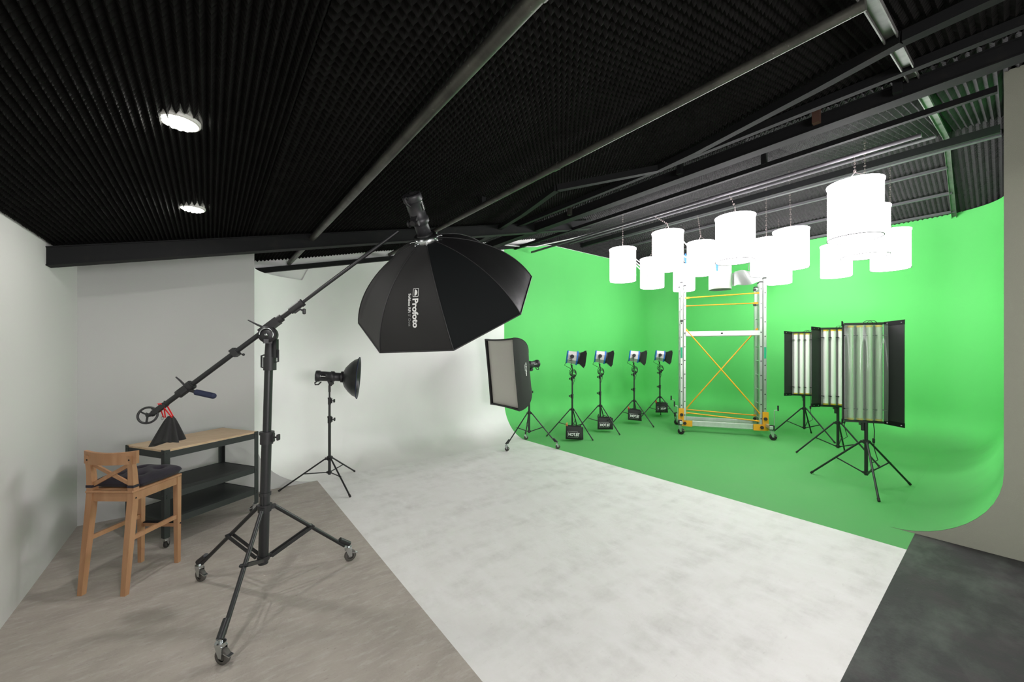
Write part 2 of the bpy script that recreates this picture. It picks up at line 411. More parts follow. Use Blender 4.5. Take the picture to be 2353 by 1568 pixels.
# galvanised channel along the slope then down the steep foam
g = MB()
for (a, c) in (((-.9, roof(-.9)-.03), (XE, roof(XE)-.03)), ((XE, roof(XE)-.03), (XW, 4.0))):
    p0, p1 = Vector((a[0], .325+.0243*a[0], a[1])), Vector((c[0], .325+.0243*c[0], c[1]))
    g.bar(p0, p1, .012, .050, up=(0, 1, 0)); g.bar(p0+Vector((0, .027, -.015)), p1+Vector((0, .027, -.015)), .03, .006, up=(0, 1, 0)); g.bar(p0+Vector((0, -.027, -.015)), p1+Vector((0, -.027, -.015)), .03, .006, up=(0, 1, 0))
trim(g, 'galv')
# pipes under the roof
def pipe(x, z, r, y0, y1, label, key='pipe'):
    m = MB(); m.cyl((0, y0, 0), (0, y1, 0), r, n=20); m.cyl((0, y0+1.9, 0), (0, y0+1.96, 0), r+.004, n=20)
    o = m.build('ceiling_pipe', key, loc=(x, 0, z)); return tag(o, label, 'pipe')
pipe(.87, 2.893, .030, -1.0, 6.12, 'thick grimy steel pipe crossing the black ceiling left of the centre')
pipe(2.28, 3.222, .026, .385, 6.12, 'long steel pipe from the galvanised channel to behind the big octagonal softbox')
pipe(5.30, 3.725, .020, .50, 6.12, 'slim pipe the front row of glowing shades hangs from', 'lilac')
pipe(6.45, 4.10, .018, .50, 6.12, 'slim pipe under the ceiling above the middle row of shades', 'lilac')

# ------------------------------------------------------------------ recessed downlights
def downlight(x, y, label, pw=6):
    t = thing('recessed_downlight', label, 'ceiling light', (x, y, roof(x)+.016), 0, 'recessed downlights in the black foam')
    m = MB(); m.lathe((0, 0, 0), (0, 0, -1), [(0, .078), (.012, .078), (.018, .073), (.016, .062), (0, .062)], 40); m.build('trim_ring', 'trimring', t)
    m = MB(); m.lathe((0, 0, 0), (0, 0, -1), [(0, .063), (.012, .062), (.020, .045), (.024, .0005)], 32)
    for k in range(12): m.sph((.048*math.cos(k*PI/6), .048*math.sin(k*PI/6), -.017), .012, 10)
    m.build('led_lens', 'led', t)
    ld = bpy.data.lights.new('downlight_lamp', 'AREA'); ld.shape = 'DISK'; ld.size = .10; ld.energy = pw; ld.color = (1, .97, .95)
    lo = bpy.data.objects.new('downlight_lamp', ld); COL.objects.link(lo); lo.parent = t; lo.location = (0, 0, -.03)
    return t
downlight(-.108, 2.331, 'larger, nearer of the two round LED downlights glowing in the black foam ceiling')
downlight(-.099, 3.713, 'smaller, farther round LED downlight in the foam ceiling, close to the dark beam')
for (x, y, lab) in ((.95, -.9, 'in the row behind the photographer, over the grey floor'),
                    (2.4, -.9, 'in the row behind the photographer, over the dark floor edge'), (3.8, -.9, 'in the row behind the photographer, by the beige wall'),
                    (.95, -2.3, 'nearest the rear wall, over the grey floor'),
                    (2.4, -2.3, 'nearest the rear wall, over the dark floor edge'), (3.8, -2.3, 'nearest the rear wall, by the beige wall')):
    downlight(x, y, 'unseen LED downlight added '+lab, 9 if x < 1 else 3.5)  # added out of view to throw light in from behind the camera

# ------------------------------------------------------------------ hanging drum shades
def lamp_proto(name, lit, h=.57, r=.225):
    t = thing(name, '', 'hanging lamp')
    m = MB(); m.lathe((0, 0, 0), (0, 0, 1), [(.0, r-.004), (.0, r), (h, r), (h, r-.004)], 48)
    m.lathe((0, 0, h-.012), (0, 0, 1), [(0, .0005), (0, r-.002)], 48); m.build('drum_shade', 'shade' if lit else 'unlit', t)
    m = MB(); m.lathe((0, 0, 0), (0, 0, 1), [(h-.014, r), (h-.014, r+.007), (h+.004, r+.009), (h+.006, r)], 48); m.build('top_hem', 'shade' if lit else 'unlit', t)
    if lit:
        m = MB(); m.lathe((0, 0, .012), (0, 0, 1), [(0, .0005), (0, r-.004)], 48); m.build('diffuser', 'shade', t)
        m = MB(); m.torus((0, 0, .0), (0, 0, 1), r+.001, .0048, 48, 6); m.build('bottom_hem', 'shadeseam', t)
    m = MB(); m.cyl((0, 0, h-.01), (0, 0, h+.03), .05, n=16); m.build('lamp_holder', 'wirew', t)
    m = MB(); m.tube([(-r+.03, 0, h), (0, 0, h+.12), (r-.03, 0, h)], .0035, 6); m.torus((0, 0, h+.135), (0, 1, 0), .014, .003, 12, 5)
    m.build('wire_bail', 'wire', t)
    return t
LAMPS = [  # x, y, z bottom, lit, rotz, chain top (dx, dy, z), label
 (5.839, 4.249, 2.92, 1, .7, (0, 0, None), 'leftmost lit drum shade of the hanging cluster, against the green wall'),
 (5.588, 3.241, 2.93, 1, .2, (-.29, .05, 3.72), 'second lit drum shade from the left in the front row, its chain slanting left'),
 (6.975, 4.377, 2.93, 1, .2, (0, 0, None), 'lit drum shade hanging lower behind the second front shade, left half showing'),
 (6.957, 3.398, 3.04, 1, .9, (-.1, .05, None), 'lit drum shade between the second and third front shades, blue plug beside it'),
 (8.50, 4.53, 3.03, 1, .2, (0, 0, None), 'lit drum shade behind the left end of the scaffold tower top'),
 (5.372, 2.178, 2.84, 1, .3, (-.07, .05, 3.72), 'big lit drum shade in the middle of the cluster, hanging above the scaffold tower'),
 (6.948, 2.026, 2.93, 1, .3, (0, .02, None), 'lit drum shade above the right end of the scaffold tower, right of the middle one'),
 (7.20, 2.44, 2.92, 1, .3, (0, 0, None), 'lit drum shade squeezed between the middle shade and the one on its right'),
 (9.08, 2.857, 3.03, 1, .3, (0, 0, None), 'farthest lit drum shade, low behind the right end of the scaffold tower'),
 (5.319, .985, 2.86, 1, .95, (0, .0, 3.72), 'largest and nearest lit drum shade, with a rope bail, at the right of the cluster'),
 (8.995, 1.926, 3.02, 1, .3, (0, 0, None), 'small lit drum shade below and left of the nearest shade'),
 (8.161, 1.101, 2.92, 1, .3, (0, 0, None), 'rightmost lit drum shade of the cluster, against the right green wall'),
 (6.284, 1.07, 2.83, 1, .3, (0, 0, None), 'lit drum shade directly behind the nearest one, its base showing below it'),
 (8.911, 3.923, 3.02, 0, .3, (0, 0, None), 'only unlit white drum shade, hanging dim behind the scaffold tower'),
]
lit0 = lamp_proto('drum_lamp', 1); unlit0 = None
for i, (x, y, z, lit, rz, (dx, dy, zt), lab) in enumerate(LAMPS):
    if not lit: t = lamp_proto('drum_lamp', 0); t.location = (x, y, z); t.rotation_euler = (0, 0, rz); t['label'] = lab; t['group'] = 'hanging drum shades'
    elif i == 0: t = lit0; t.location = (x, y, z); t.rotation_euler = (0, 0, rz); t['label'] = lab; t['group'] = 'hanging drum shades'
    else: t = dup(lit0, (x, y, z), rz, lab, 'hanging drum shades')
CH = []
for t, (x, y, z, lit, rz, (dx, dy, zt), lab) in zip([lit0]+[o for o in COL.objects if o.name.startswith('drum_lamp.')], LAMPS):
    top = (zt if zt else surf(x)+.0); c_, s_ = math.cos(-rz), math.sin(-rz)
    p0 = Vector((0, 0, .57+.14)); p1 = Vector((dx*c_-dy*s_, dx*s_+dy*c_, top-z))
    m = MB(); n = max(4, int((p1-p0).length/.035))
    for k in range(n+1):
        q = p0.lerp(p1, k/n); m.torus(q, (1, 0, 0) if k % 2 else (0, 1, 0), .010, .0028, 8, 4)
    m.build('hanging_chain', 'wire', t)
# loose cables and connectors around the lamps
def cable(pts, r, key, label, name='power_cable', loc=None):
    P = [Vector(p) for p in pts]; out = []
    for i in range(len(P)-1):
        p0, p1, p2, p3 = P[max(i-1, 0)], P[i], P[i+1], P[min(i+2, len(P)-1)]
        for k in range(8):
            t = k/8; out.append(.5*((2*p1)+(-p0+p2)*t+(2*p0-5*p1+4*p2-p3)*t*t+(-p0+3*p1-3*p2+p3)*t**3))
    out.append(P[-1]); o0 = out[0].copy()
    m = MB(); m.tube([p-o0 for p in out], r, 6); o = m.build(name, key, loc=o0); return tag(o, label, 'cable')
for k in range(3): cable([(5.95, 4.08, 3.32-.05*k), (6.2, 4.0, 3.17-.07*k), (6.55, 4.2, 3.20-.04*k), (6.82, 4.28, 3.36)], .007, 'wirew', ['topmost', 'middle', 'lowest'][k]+' of the three white cables drooping between the leftmost shade and its neighbour')
cable([(5.75, 3.1, 3.40), (6.1, 3.05, 3.2), (6.4, 3.15, 3.32), (6.75, 3.3, 3.45)], .007, 'wirew', 'white looped cable beside the blue plug between two lit shades')
cable([(5.8, 3.15, 3.2), (6.1, 3.0, 3.0), (6.45, 3.2, 3.1), (6.8, 3.35, 3.2)], .007, 'wirew', 'lower white cable sagging between the second front shade and the one behind')
for (x, y, z, lab) in ((6.39, 3.38, 3.30, 'bright blue cable plug hanging between two lit drum shades'), (7.75, 3.47, 3.36, 'blue plug above the unlit drum shade')):
    m = MB(); m.cyl((0, 0, 0), (0, 0, -.08), .024, .02, 12); m.cyl((0, 0, -.08), (.01, 0, -.14), .016, .012, 12, mi=0); m.cyl((0, 0, 0), (0, 0, .03), .014, .006, 12)
    tag(m.build('cable_plug', 'blue', loc=(x, y, z)), lab, 'plug')
cable([(4.55, 6.06, 3.74), (5.2, 6.0, 3.80), (5.55, 5.95, 3.90), (6.0, 5.5, 4.02), (6.3, 5.0, 4.12)], .012, 'wirew', 'pale cable sagging from the roof beams over the corner of white and green')
# frosted plastic bag with a lamp part in it
pb = MB(); bo = Vector((9.11, 3.42, 3.25))
pb.grid(lambda u, v: RT*((u-.5)*.62)+FWD*(.05*math.sin(7*u+3*v)*math.sin(PI*u))+Vector((0, 0, (v-.5)*.30+.09*(u-.5)+.02*math.sin(9*u))), 20, 10)
pb.grid(lambda u, v: RT*((u-.5)*.60)+FWD*(.10+.04*math.sin(6*u+2*v)*math.sin(PI*u))+Vector((0, 0, (v-.5)*.28+.09*(u-.5)+.02*math.sin(9*u))), 20, 10)
pb.tube([(0, 0, .14), (.02, 0, .5), (0, 0, surf(9.11)-3.29)], .006, 6)
tag(pb.build('plastic_bag', 'plasticbag', loc=bo), 'crumpled frosted plastic bag hanging to the right of the unlit drum shade', 'plastic bag')

# ------------------------------------------------------------------ stands
def caster(par, x, y, top, r, w, ang, key='wheelgrey', name='caster'):
    d = Vector((math.cos(ang), math.sin(ang), 0)); s_ = Vector((-d.y, d.x, 0)); c = Vector((x, y, r))
    m = MB(); m.cyl(Vector((x, y, top))-d*.0, Vector((x, y, top-.02)), r*.62, n=16)
    m.cyl((x, y, top), (x, y, top+.02), .011, n=10)
    cc = c+d*r*.35
    for q in (-1, 1):
        m.ext([Vector((x, y, top-.015))+s_*(q*w*.62)-d*r*.5, Vector((x, y, top-.015))+s_*(q*w*.62)+d*r*.6, cc+s_*(q*w*.62)+d*r*.25-Vector((0, 0, r*.1)), cc+s_*(q*w*.62)-d*r*.25-Vector((0, 0, r*.1))], s_*(q*.003))
    m.box(Vector((x, y, top-.02)), (r*1.2, w*1.3, .004), Matrix.Rotation(ang, 3, 'Z'))
    m.bar(cc+d*r*.3+Vector((0, 0, r*.5)), cc+d*r*1.25+Vector((0, 0, r*.2)), w*1.1, .006, mi=0)
    f = m.build(name, 'chrome', par)
    m = MB(); m.lathe(cc-s_*(w/2), s_, [(0, r*.55), (0, r*.93), (w*.2, r), (w*.8, r), (w, r*.93), (w, r*.55), (w*.8, r*.5), (w*.8, .001)], 24); m.lathe(cc-s_*(w/2), s_, [(w*.2, r*.5), (w*.2, .001)], 24)
    m.build('wheel', key, f)
    return f
def tripod(t, feet, zhub, zbr, ztop, rc, rl, cast=None, collars=(), lean=(0, 0), pole_steps=(), dbl=False, poleend=None):
    """feet: local (x, y); column from zbr-.03 up"""
    L = lambda z: Vector((lean[0]*z, lean[1]*z, z))
    zs = [poleend if poleend is not None else zbr-.03]+[p[0] for p in pole_steps]+[ztop]; rs = [rc]+[p[1] for p in pole_steps]
    m = MB()
    for a, c, r in zip(zs, zs[1:], rs): m.cyl(L(a), L(c), r, n=18)
    m.build('column', 'blk', t)
    for z, r in collars:
        m = MB(); m.cyl(L(z-.045), L(z+.035), r, n=16); m.cyl(L(z+.02), L(z+.04), r*1.15, n=16)
        m.cyl(L(z), L(z)+RT*(r+.035), .006, n=8); m.bbox(L(z)+RT*(r+.04), (.014, .03, .042), .004, Matrix.Rotation(-YAW, 3, 'Z')); m.box(L(z)+RT*(r*.9), (.03, .02, .06), Matrix.Rotation(-YAW, 3, 'Z'))
        m.build('clamp_collar', 'blkp', t)
    m = MB(); m.cyl(L(zhub-.02), L(zhub+.02), rc+.010, n=18); m.cyl(L(zhub+.02), L(zhub+.028), rc+.014, n=18)
    for fx, fy in feet:
        d = Vector((fx, fy, 0)).normalized(); m.bar(L(zhub)+d*rc, L(zhub)+d*(rc+.035), .022, .03)
    m.build('leg_hub', 'blkp', t)
    m = MB(); m.cyl(L(zbr-.015), L(zbr+.015), rc+.008, n=18)
    for fx, fy in feet:
        d = Vector((fx, fy, 0)).normalized(); m.bar(L(zbr)+d*rc, L(zbr)+d*(rc+.02), .016, .022)
    m.build('brace_collar', 'blkp', t)
    for fx, fy in feet:
        d = Vector((fx, fy, 0)); dn = d.normalized(); foot = d+Vector((0, 0, cast+.03 if cast else rl))
        a = L(zhub)+dn*(rc+.03)
        m = MB()
        if cast: m.cyl(a, foot-dn*.03, rl, n=12); m.cyl(foot-(foot-a).normalized()*.09, foot+dn*.01, rl*1.45, n=12)
        else: m.cyl(a, foot, rl, n=12); m.sph(a, rl*1.05, 10)
        leg = m.build('leg', 'blk', t)
        if not cast: mm = MB(); mm.cyl(foot-(foot-a).normalized()*.035, foot, rl*1.25, n=12); mm.build('foot_cap', 'rubber', leg)
        mid = a.lerp(foot, .48); st = L(zbr)+dn*(rc+.015); side = Vector((-dn.y, dn.x, 0))
        m = MB()
        if dbl:
            for q in (-1, 1): m.bar(st+side*(q*.018), mid+side*(q*.018), .008, .022)
            m.cyl(mid-side*.025, mid+side*.025, .008, n=8)
        else: m.cyl(st, mid, rl*.72, n=8); m.cyl(mid-side*rl*1.5, mid+side*rl*1.5, rl*.6, n=8)
        m.build('brace', 'blk', t)
        if cast: caster(t, fx, fy, cast+.012, cast/2*.92 if cast < .1 else .044, .026, math.atan2(-.6, .8)+fx)

# boom stand ---------------------------------------------------------------
BC = Vector((.287, 3.168, 0)); lean = (.024, -.007)
bs_ = thing('boom_stand', 'large black wheeled boom stand in front of the shelf cart, carrying the octagonal softbox', 'light stand', BC)
tripod(bs_, [(-.345, .487), (-.239, -.546), (.590, .089)], .60, .26, 1.70, .031, .0135, cast=.105, collars=((1.09, .040),), lean=lean, pole_steps=((1.09, .026),), dbl=True, poleend=.22)
m = MB(); m.cyl((.7*lean[0], .7*lean[1], .69), (.71*lean[0], .71*lean[1], .71), .037, n=18); m.cyl((.0, -.042, .70), (.0, -.042, .62), .003, n=6); m.build('stop_ring', 'blkp', bs_)
top = Vector((.331, 3.155, 1.815))-BC
m = MB(); m.cyl(top-Vector((0, 0, .26)), top-Vector((0, 0, .17)), .040, n=18); m.cyl(top-Vector((0, 0, .175)), top-Vector((0, 0, .05)), .033, .026, n=8)
for q, zz in ((-1, -.20), (1, -.16)):
    c0 = top+RT*(q*.05)+Vector((0, 0, zz)); m.tube([c0-RT*(q*.012)+Vector((0, 0, .045)), c0+RT*(q*.008)+Vector((0, 0, .04)), c0+RT*(q*.008)-Vector((0, 0, .04)), c0-RT*(q*.012)-Vector((0, 0, .045))], .006, 6)
m.box(top+RT*.043+Vector((0, 0, -.11)), (.02, .03, .13), Matrix.Rotation(-YAW, 3, 'Z')); m.build('swivel_base', 'blkp', bs_)
PV = Vector((.331, 3.155, 1.858)); E1 = Vector((1.105, 2.745, 2.580)); bd = (E1-PV).normalized()
P0 = PV-bd*.93                                          # lower end
pd = Vector((0, 0, 1)).cross(bd).normalized()           # pivot axis
m = MB(); c0 = PV-Vector((0, 0, .058))-BC-pd*.035
m.lathe(c0-pd*.016, pd, [(0, .001), (0, .056), (.05, .056), (.05, .001)], 28)
m.torus(c0-pd*.02, pd, .043, .0045, 20, 6, mi=1, a0=0, a1=3.6); m.lathe(c0-pd*.03, pd, [(0, .001), (0, .010), (.06, .010), (.06, .001)], 12, mi=1)
m.bar(c0+Vector((0, 0, -.06)), c0+Vector((0, 0, -.03)), .04, .05); m.build('pivot_plate', ['blkp', 'chrome'], bs_)
m = MB(); Rb = Matrix(frame(bd)).transposed()
m.bar(PV-bd*.07-BC, PV+bd*.07-BC, .055, .05); m.cyl(PV+bd*.06-BC, PV+bd*.10-BC, .026, n=16)
hl = PV-bd*.02-BC-pd*.03; m.tube([hl, hl-RT*.05+Vector((0, 0, .02)), hl-RT*.12+Vector((0, 0, .055))], [.008, .007, .004], 8); m.build('boom_clamp', 'blkp', bs_)
m = MB(); m.cyl(P0-BC, PV+bd*.20-BC, .0165, n=18); m.build('boom_arm', 'blk', bs_)
m = MB(); m.cyl(PV+bd*.19-BC, E1-bd*.02-BC, .0125, n=18); m.build('boom_extension', 'blk', bs_)
m = MB(); q = PV+bd*.22-BC; m.cyl(q-bd*.05, q+bd*.045, .024, n=16); m.cyl(q+bd*.035, q+bd*.055, .028, n=16); m.box(q-Vector((0, 0, .02)), (.02, .03, .05), Rb)
m.cyl(q, q+RT*.05-Vector((0, 0, .03)), .006, n=8); m.bbox(q+RT*.055-Vector((0, 0, .032)), (.02, .02, .04), .005); m.build('boom_lock', 'blkp', bs_)
m = MB(); q = PV-bd*.285-BC; m.bar(q-bd*.015, q+bd*.02, .05, .055); m.cyl(q, q+RT*.055-Vector((0, 0, .012)), .004, n=8); m.sph(q+RT*.06-Vector((0, 0, .013)), .009); m.build('safety_collar', 'blkp', bs_)
m = MB(); q = PV-bd*.67-BC; m.cyl(q-bd*.055, q+bd*.055, .028, n=16); m.cyl(q+bd*.03, q+bd*.05, .032, n=16); m.bar(q-bd*.03, q+bd*.02, .06, .04)
m.tube([q+Vector((0, 0, .02)), q-RT*.02+Vector((0, 0, .06))-FWD*.02, q-RT*.04+Vector((0, 0, .085))-FWD*.03], [.007, .006, .004], 8); m.cyl(q, q+RT*.085-Vector((0, 0, .022)), .011, n=12)
hc = m.build('handle_clamp', 'blkp', bs_)
m = MB(); a = q+RT*.07-Vector((0, 0, .020)); c = q+RT*.185-Vector((0, 0, .045)); m.cyl(a, c, .0195, n=18); m.sph(c, .0195, sc=(1, 1, 1)); m.build('foam_grip', 'navy', hc)
m = MB(); q = P0+bd*.0-BC; m.torus(q-FWD*.02-RT*.005, bd*.4-FWD*.9, .052, .007, 28, 8)
for k in range(3):
    x, y, z = frame(bd*.4-FWD*.9); a = 2*PI*k/3+.5; m.bar(q-FWD*.02-RT*.005, q-FWD*.02-RT*.005+(x*math.cos(a)+y*math.sin(a))*.052, .010, .006)
m.cyl(q-FWD*.03, q+FWD*.02, .012, n=10); m.build('hand_wheel', 'blkp', bs_)
m = MB(); q = PV-bd*.87-BC; m.bar(q-bd*.04, q+bd*.05, .036, .03); m.cyl(q+bd*.05, q+bd*.05+Vector((0, 0, .02)), .012, n=10)
for k in (-.02, -.06): m.cyl(q+bd*k, q+bd*k-RT*.035+Vector((0, 0, .012)), .003, n=6)
m.build('tail_hook', 'blkp', bs_)
# counterweight bag on the tail
HB = Vector((-.222, 3.50, 1.072))
cb = thing('counterweight_bag', 'small pleated black counterweight bag hung by red straps from the tail of the boom', 'sand bag', HB)
def bagside(u, v):     # u around, v up
    a = 2*PI*u; w = (.084*(1-v)**.8+.018); dp = .036*(1-v)**.7+.008
    pl = 1+.22*math.sin(a*9+1)*(1-v*.6)
    cx = .02*v
    return RT*(w*math.cos(a)*pl+cx)+FWD*(dp*math.sin(a)*pl)+Vector((0, 0, .175*v+(.012*math.sin(a*3)+.018*math.cos(a))*(1-v)))
m = MB(); m.grid(bagside, 56, 8); m.add([bagside(k/28, 0) for k in range(28)], [tuple(range(28))]); m.build('bag_body', 'bag', cb)
m = MB(); m.torus(Vector((0, 0, .165))-RT*.022-FWD*.018, FWD, .008, .003, 14, 6); m.build('eyelet', 'chrome', cb)
m = MB(); tp = PV-bd*.85-HB+Vector((0, 0, .022))
for q in (-.022, .035):
    for sd in (-1, 1): m.bar(RT*q+FWD*(sd*.006)+Vector((0, 0, .165)), tp+FWD*(sd*.018)+RT*(q*.25), .009, .002, up=tuple(FWD))
m.bar(tp-FWD*.02-RT*.006, tp+FWD*.02-RT*.006, .016, .003); m.build('strap', 'red', cb)

# monolight strobe: local +X forward, origin at its bracket -------------------
def strobe(name, label, loc, fwd, up=(0, 0, 1), ln=.27, handle=True):
    t = thing(name, label, 'flash head', loc); orient(t, fwd, up)
    o = Vector((-.17, 0, .085)); ax = (1, 0, 0)
    m = MB(); m.lathe(o, ax, [(0, .001), (.004, .046), (.004, .055), (.0, .058), (.0, .066), (.012, .069), (.045, .069), (.05, .064), (.052, .060), (.165, .060), (.17, .068), (.205, .068), (.215, .056), (.225, .053), (.29, .053), (.292, .001)], 36); m.build('housing', 'body', t)
    m = MB(); m.lathe(o+Vector((.292, 0, 0)), ax, [(0, .03), (0, .060), (.022, .060), (.022, .03)], 32); m.bbox(o+Vector((.30, 0, .062)), (.03, .03, .018), .004); m.build('modifier_clamp', 'blkp', t)
    for sg in (1, -1):
        m = MB(); m.box(o+Vector((.095, sg*.0590, .006)), (.046, .003, .044))
        for k in range(5): m.box(o+Vector((.075+.01*k, sg*.0602, .006)), (.004, .003, .04))
        m.build('vent', 'hole', t)
    m = MB(); m.lathe(o+Vector((-.001, 0, 0)), (-1, 0, 0), [(0, .044), (.002, .001)], 24); m.cyl(o+Vector((0, 0, .01)), o+Vector((-.010, 0, .01)), .018, n=18); m.build('control_panel', 'hole', t)
    m = MB(); m.tube([o+Vector((.02, 0, -.062)), o+Vector((-.005, 0, -.085)), o+Vector((.0, 0, -.108)), o+Vector((.035, 0, -.105)), o+Vector((.065, 0, -.068))], .0085, 8); m.build('grip_loop', 'blkp', t)
    m = MB(); m.bar((0, 0, 0), (-.02, 0, .04), .036, .05, up=(0, 1, 0)); m.cyl((0, 0, -.03), (0, 0, .02), .020, n=14); m.cyl((.01, -.035, .0), (.01, .035, .0), .018, n=14); m.cyl((.01, .035, 0), (.01, .05, 0), .024, n=10); m.build('stand_bracket', 'blkp', t)
    for sg in (1, -1):
        m, wd = text_mb('Profoto', .020, (lambda x, y: Vector((-.125+(x if sg < 0 else .075-x)+.01, sg*.0622, .082+y))), .0008); m.build('lettering', 'whitelab', t)
    return t
def logo(t, place, S_, key='whitelab', sub=None, key2='whitelab'):
    """place(u, v): u reads along the text (m), v across. S_ = letter height"""
    m, wd = text_mb('Profoto', S_*1.42, lambda x, y: place(S_*1.55+x, y), S_*.05, spacing=1.0)
    w0, h0 = S_*1.35, S_*1.05
    def rr(hw, hh, r, n=5):
        out = []
        for cx, cy, a0 in ((hw-r, hh-r, 0), (-hw+r, hh-r, PI/2), (-hw+r, -hh+r, PI), (hw-r, -hh+r, 1.5*PI)):
            for k in range(n+1): a = a0+PI/2*k/n; out.append((cx+r*math.cos(a), cy+r*math.sin(a)))
        return out
    o_, i_ = rr(w0/2, h0/2, S_*.16), rr(w0/2-S_*.08, h0/2-S_*.08, S_*.10); n = len(o_); cx, cy = w0/2, S_*.5
    m.add([place(cx+x, cy+y) for x, y in o_]+[place(cx+x, cy+y) for x, y in i_], [(k, (k+1) % n, n+(k+1) % n, n+k) for k in range(n)])
    hd = [(cx+S_*.50*math.cos(a*PI/12), cy-S_*.22+S_*.52*math.sin(a*PI/12)) for a in range(13)]
    m.add([place(*p) for p in hd], [tuple(range(13))])
    m.build('brand_print', key, t)
    if sub:
        m, wd = text_mb(sub[0], S_*.62, lambda x, y: place(S_*.75+x, -S_*.80+y), S_*.015); m.build('caption_print', key, t)
        m, w2 = text_mb(sub[1], S_*.62, lambda x, y: place(S_*.75+wd+S_*.25+x, -S_*.80+y), S_*.01); m.build('caption_print', key2, t)

# octagonal softbox ----------------------------------------------------------
OC = Vector((1.572, 2.912, 2.117)); on = Vector((.513, .359, -.779)).normalized()
oa = Vector((-.573, .819, 0)).normalized(); ob = Vector((-.638, -.447, -.627)).normalized(); ang0 = .442
RO, DO = .75, .528
octa = thing('octagonal_softbox', 'huge black octagonal softbox tipped downwards on the boom, white lettering on one panel', 'softbox', OC)
def vtx(k): a = ang0+k*PI/4; return oa*math.cos(a)+ob*math.sin(a)
def rib(t):      # t 0 at ring, 1 at front edge: radius, depth behind front
    a = t*PI/2; q = .60
    return .085+(RO-.085)*(q*math.sin(a)+(1-q)*t), DO*(q*math.cos(a)+(1-q)*(1-t))
def opt(k, t, u=0.0):
    r, d = rib(t); p = vtx(k)*(1-u)+vtx(k+1)*u
    sag = 1-.035*4*u*(1-u)*math.sin(PI*t)
    return p*(r*sag)-on*d
for k in range(8):
    m = MB(); m.grid(lambda t, u: opt(k, .0+t, u), 18, 6, flip=False); m.build('fabric_panel', 'fabric2' if k in (3, 4) else ('fabric3' if k == 2 else 'fabric'), octa)
m = MB()
for k in range(8):
    m.tube([opt(k, t/18)*1.002 for t in range(19)], .004, 6)
    m.tube([opt(k, 1)-on*.002, opt(k+1, 1)-on*.002], .006, 6)
m.build('seam', 'blkp', octa)
m = MB(); vs = [vtx(k)*(RO-.01)-on*.015 for k in range(8)]; m.add(vs, [tuple(range(8))]); m.build('front_diffuser', 'diff', octa)
m = MB(); rg = -on*DO; m.lathe(rg-on*.0, -on, [(-.01, .088), (.0, .094), (.045, .082), (.045, .055), (0, .055)], 36)
m.build('speed_ring', 'chrome', octa)
for k in range(8): m = MB(); p = rg-on*.008+vtx(k)*.096; m.cyl(p-vtx(k)*.01, p+vtx(k)*.022-on*.004, .008, n=8); m.sph(p+vtx(k)*.024, .007, 8); m.build('rod_socket', 'chrome', octa)
# lettering on the panel between ribs 1 and 2 (k=1): text runs from the ring to the rim
def plpanel(k, t0, u0, step=.0):
    def place(a, b):
        t = t0+a/.80; t = min(max(t, 0), 1); r, d = rib(t); half = r*math.sin(PI/8)*2
        u = u0+b/half; p = opt(k, t, u); q = opt(k, t, u+.02)-p; s_ = opt(k, min(t+.01, 1), u)-opt(k, min(t+.01, 1)-.01, u)
        nn = q.cross(s_).normalized(); nn = nn if nn.dot(p) > 0 else -nn
        return p+nn*.004
    return place
logo(octa, plpanel(1, .46, .50), .044, sub=('Softbox RFi', "5' Octa"), key2='faint')
sd = -on
strobe('strobe_head', 'black studio flash head standing on the back of the octagonal softbox at the boom end', OC-on*(DO+.175)-Vector(RT)*.0-(on.cross(Vector((0, 0, 1))).cross(on)).normalized()*.085, on, up=(on.cross(Vector((0, 0, 1))).cross(on)).normalized())

# dish light -------------------------------------------------------------
DC = Vector((1.175, 5.183, 0))
ds = thing('light_stand', 'black light stand with plain feet on the white floor, holding the dish reflector', 'light stand', DC)
tripod(ds, [(-.526, .164), (.097, -.546), (.411, .387)], .345, .175, 1.21, .0165, .0095, collars=((.83, .022), (1.06, .018)), pole_steps=((.83, .0135), (1.06, .010)))
m = MB(); m.cyl((0, 0, 1.17), (0, 0, 1.25), .014, n=12); m.build('spigot', 'blkp', ds)
da = (RT*.955+FWD*.28+Vector((0, 0, -.07))).normalized()
SP = DC+Vector((0.01, 0, 1.275))
strobe('strobe_head', 'black studio flash head on the light stand before the white curve, dish reflector fitted', SP, da)
uu = (Vector((0, 0, 1))-da*da.z).normalized()
bo = SP+uu*.085+da*.165
bt = thing('beauty_dish', 'round black bowl-shaped dish reflector facing right on the flash head', 'reflector', bo)
m = MB(); m.lathe((0, 0, 0), da, [(-.045, .062), (-.02, .062), (-.018, .085), (.0, .125), (.05, .185), (.10, .228), (.135, .243), (.150, .262), (.156, .262), (.152, .250), (.138, .236), (.10, .220), (.05, .176), (.012, .11), (.006, .06)], 56); m.build('bowl', 'blk', bt)
m = MB(); m.torus(da*.153, da, .261, .005, 56, 8); m.build('rim', 'navy', bt)
m = MB(); m.lathe((0, 0, 0), da, [(-.05, .066), (-.015, .068), (-.015, .062)], 32); m.build('collar', 'blkp', bt)

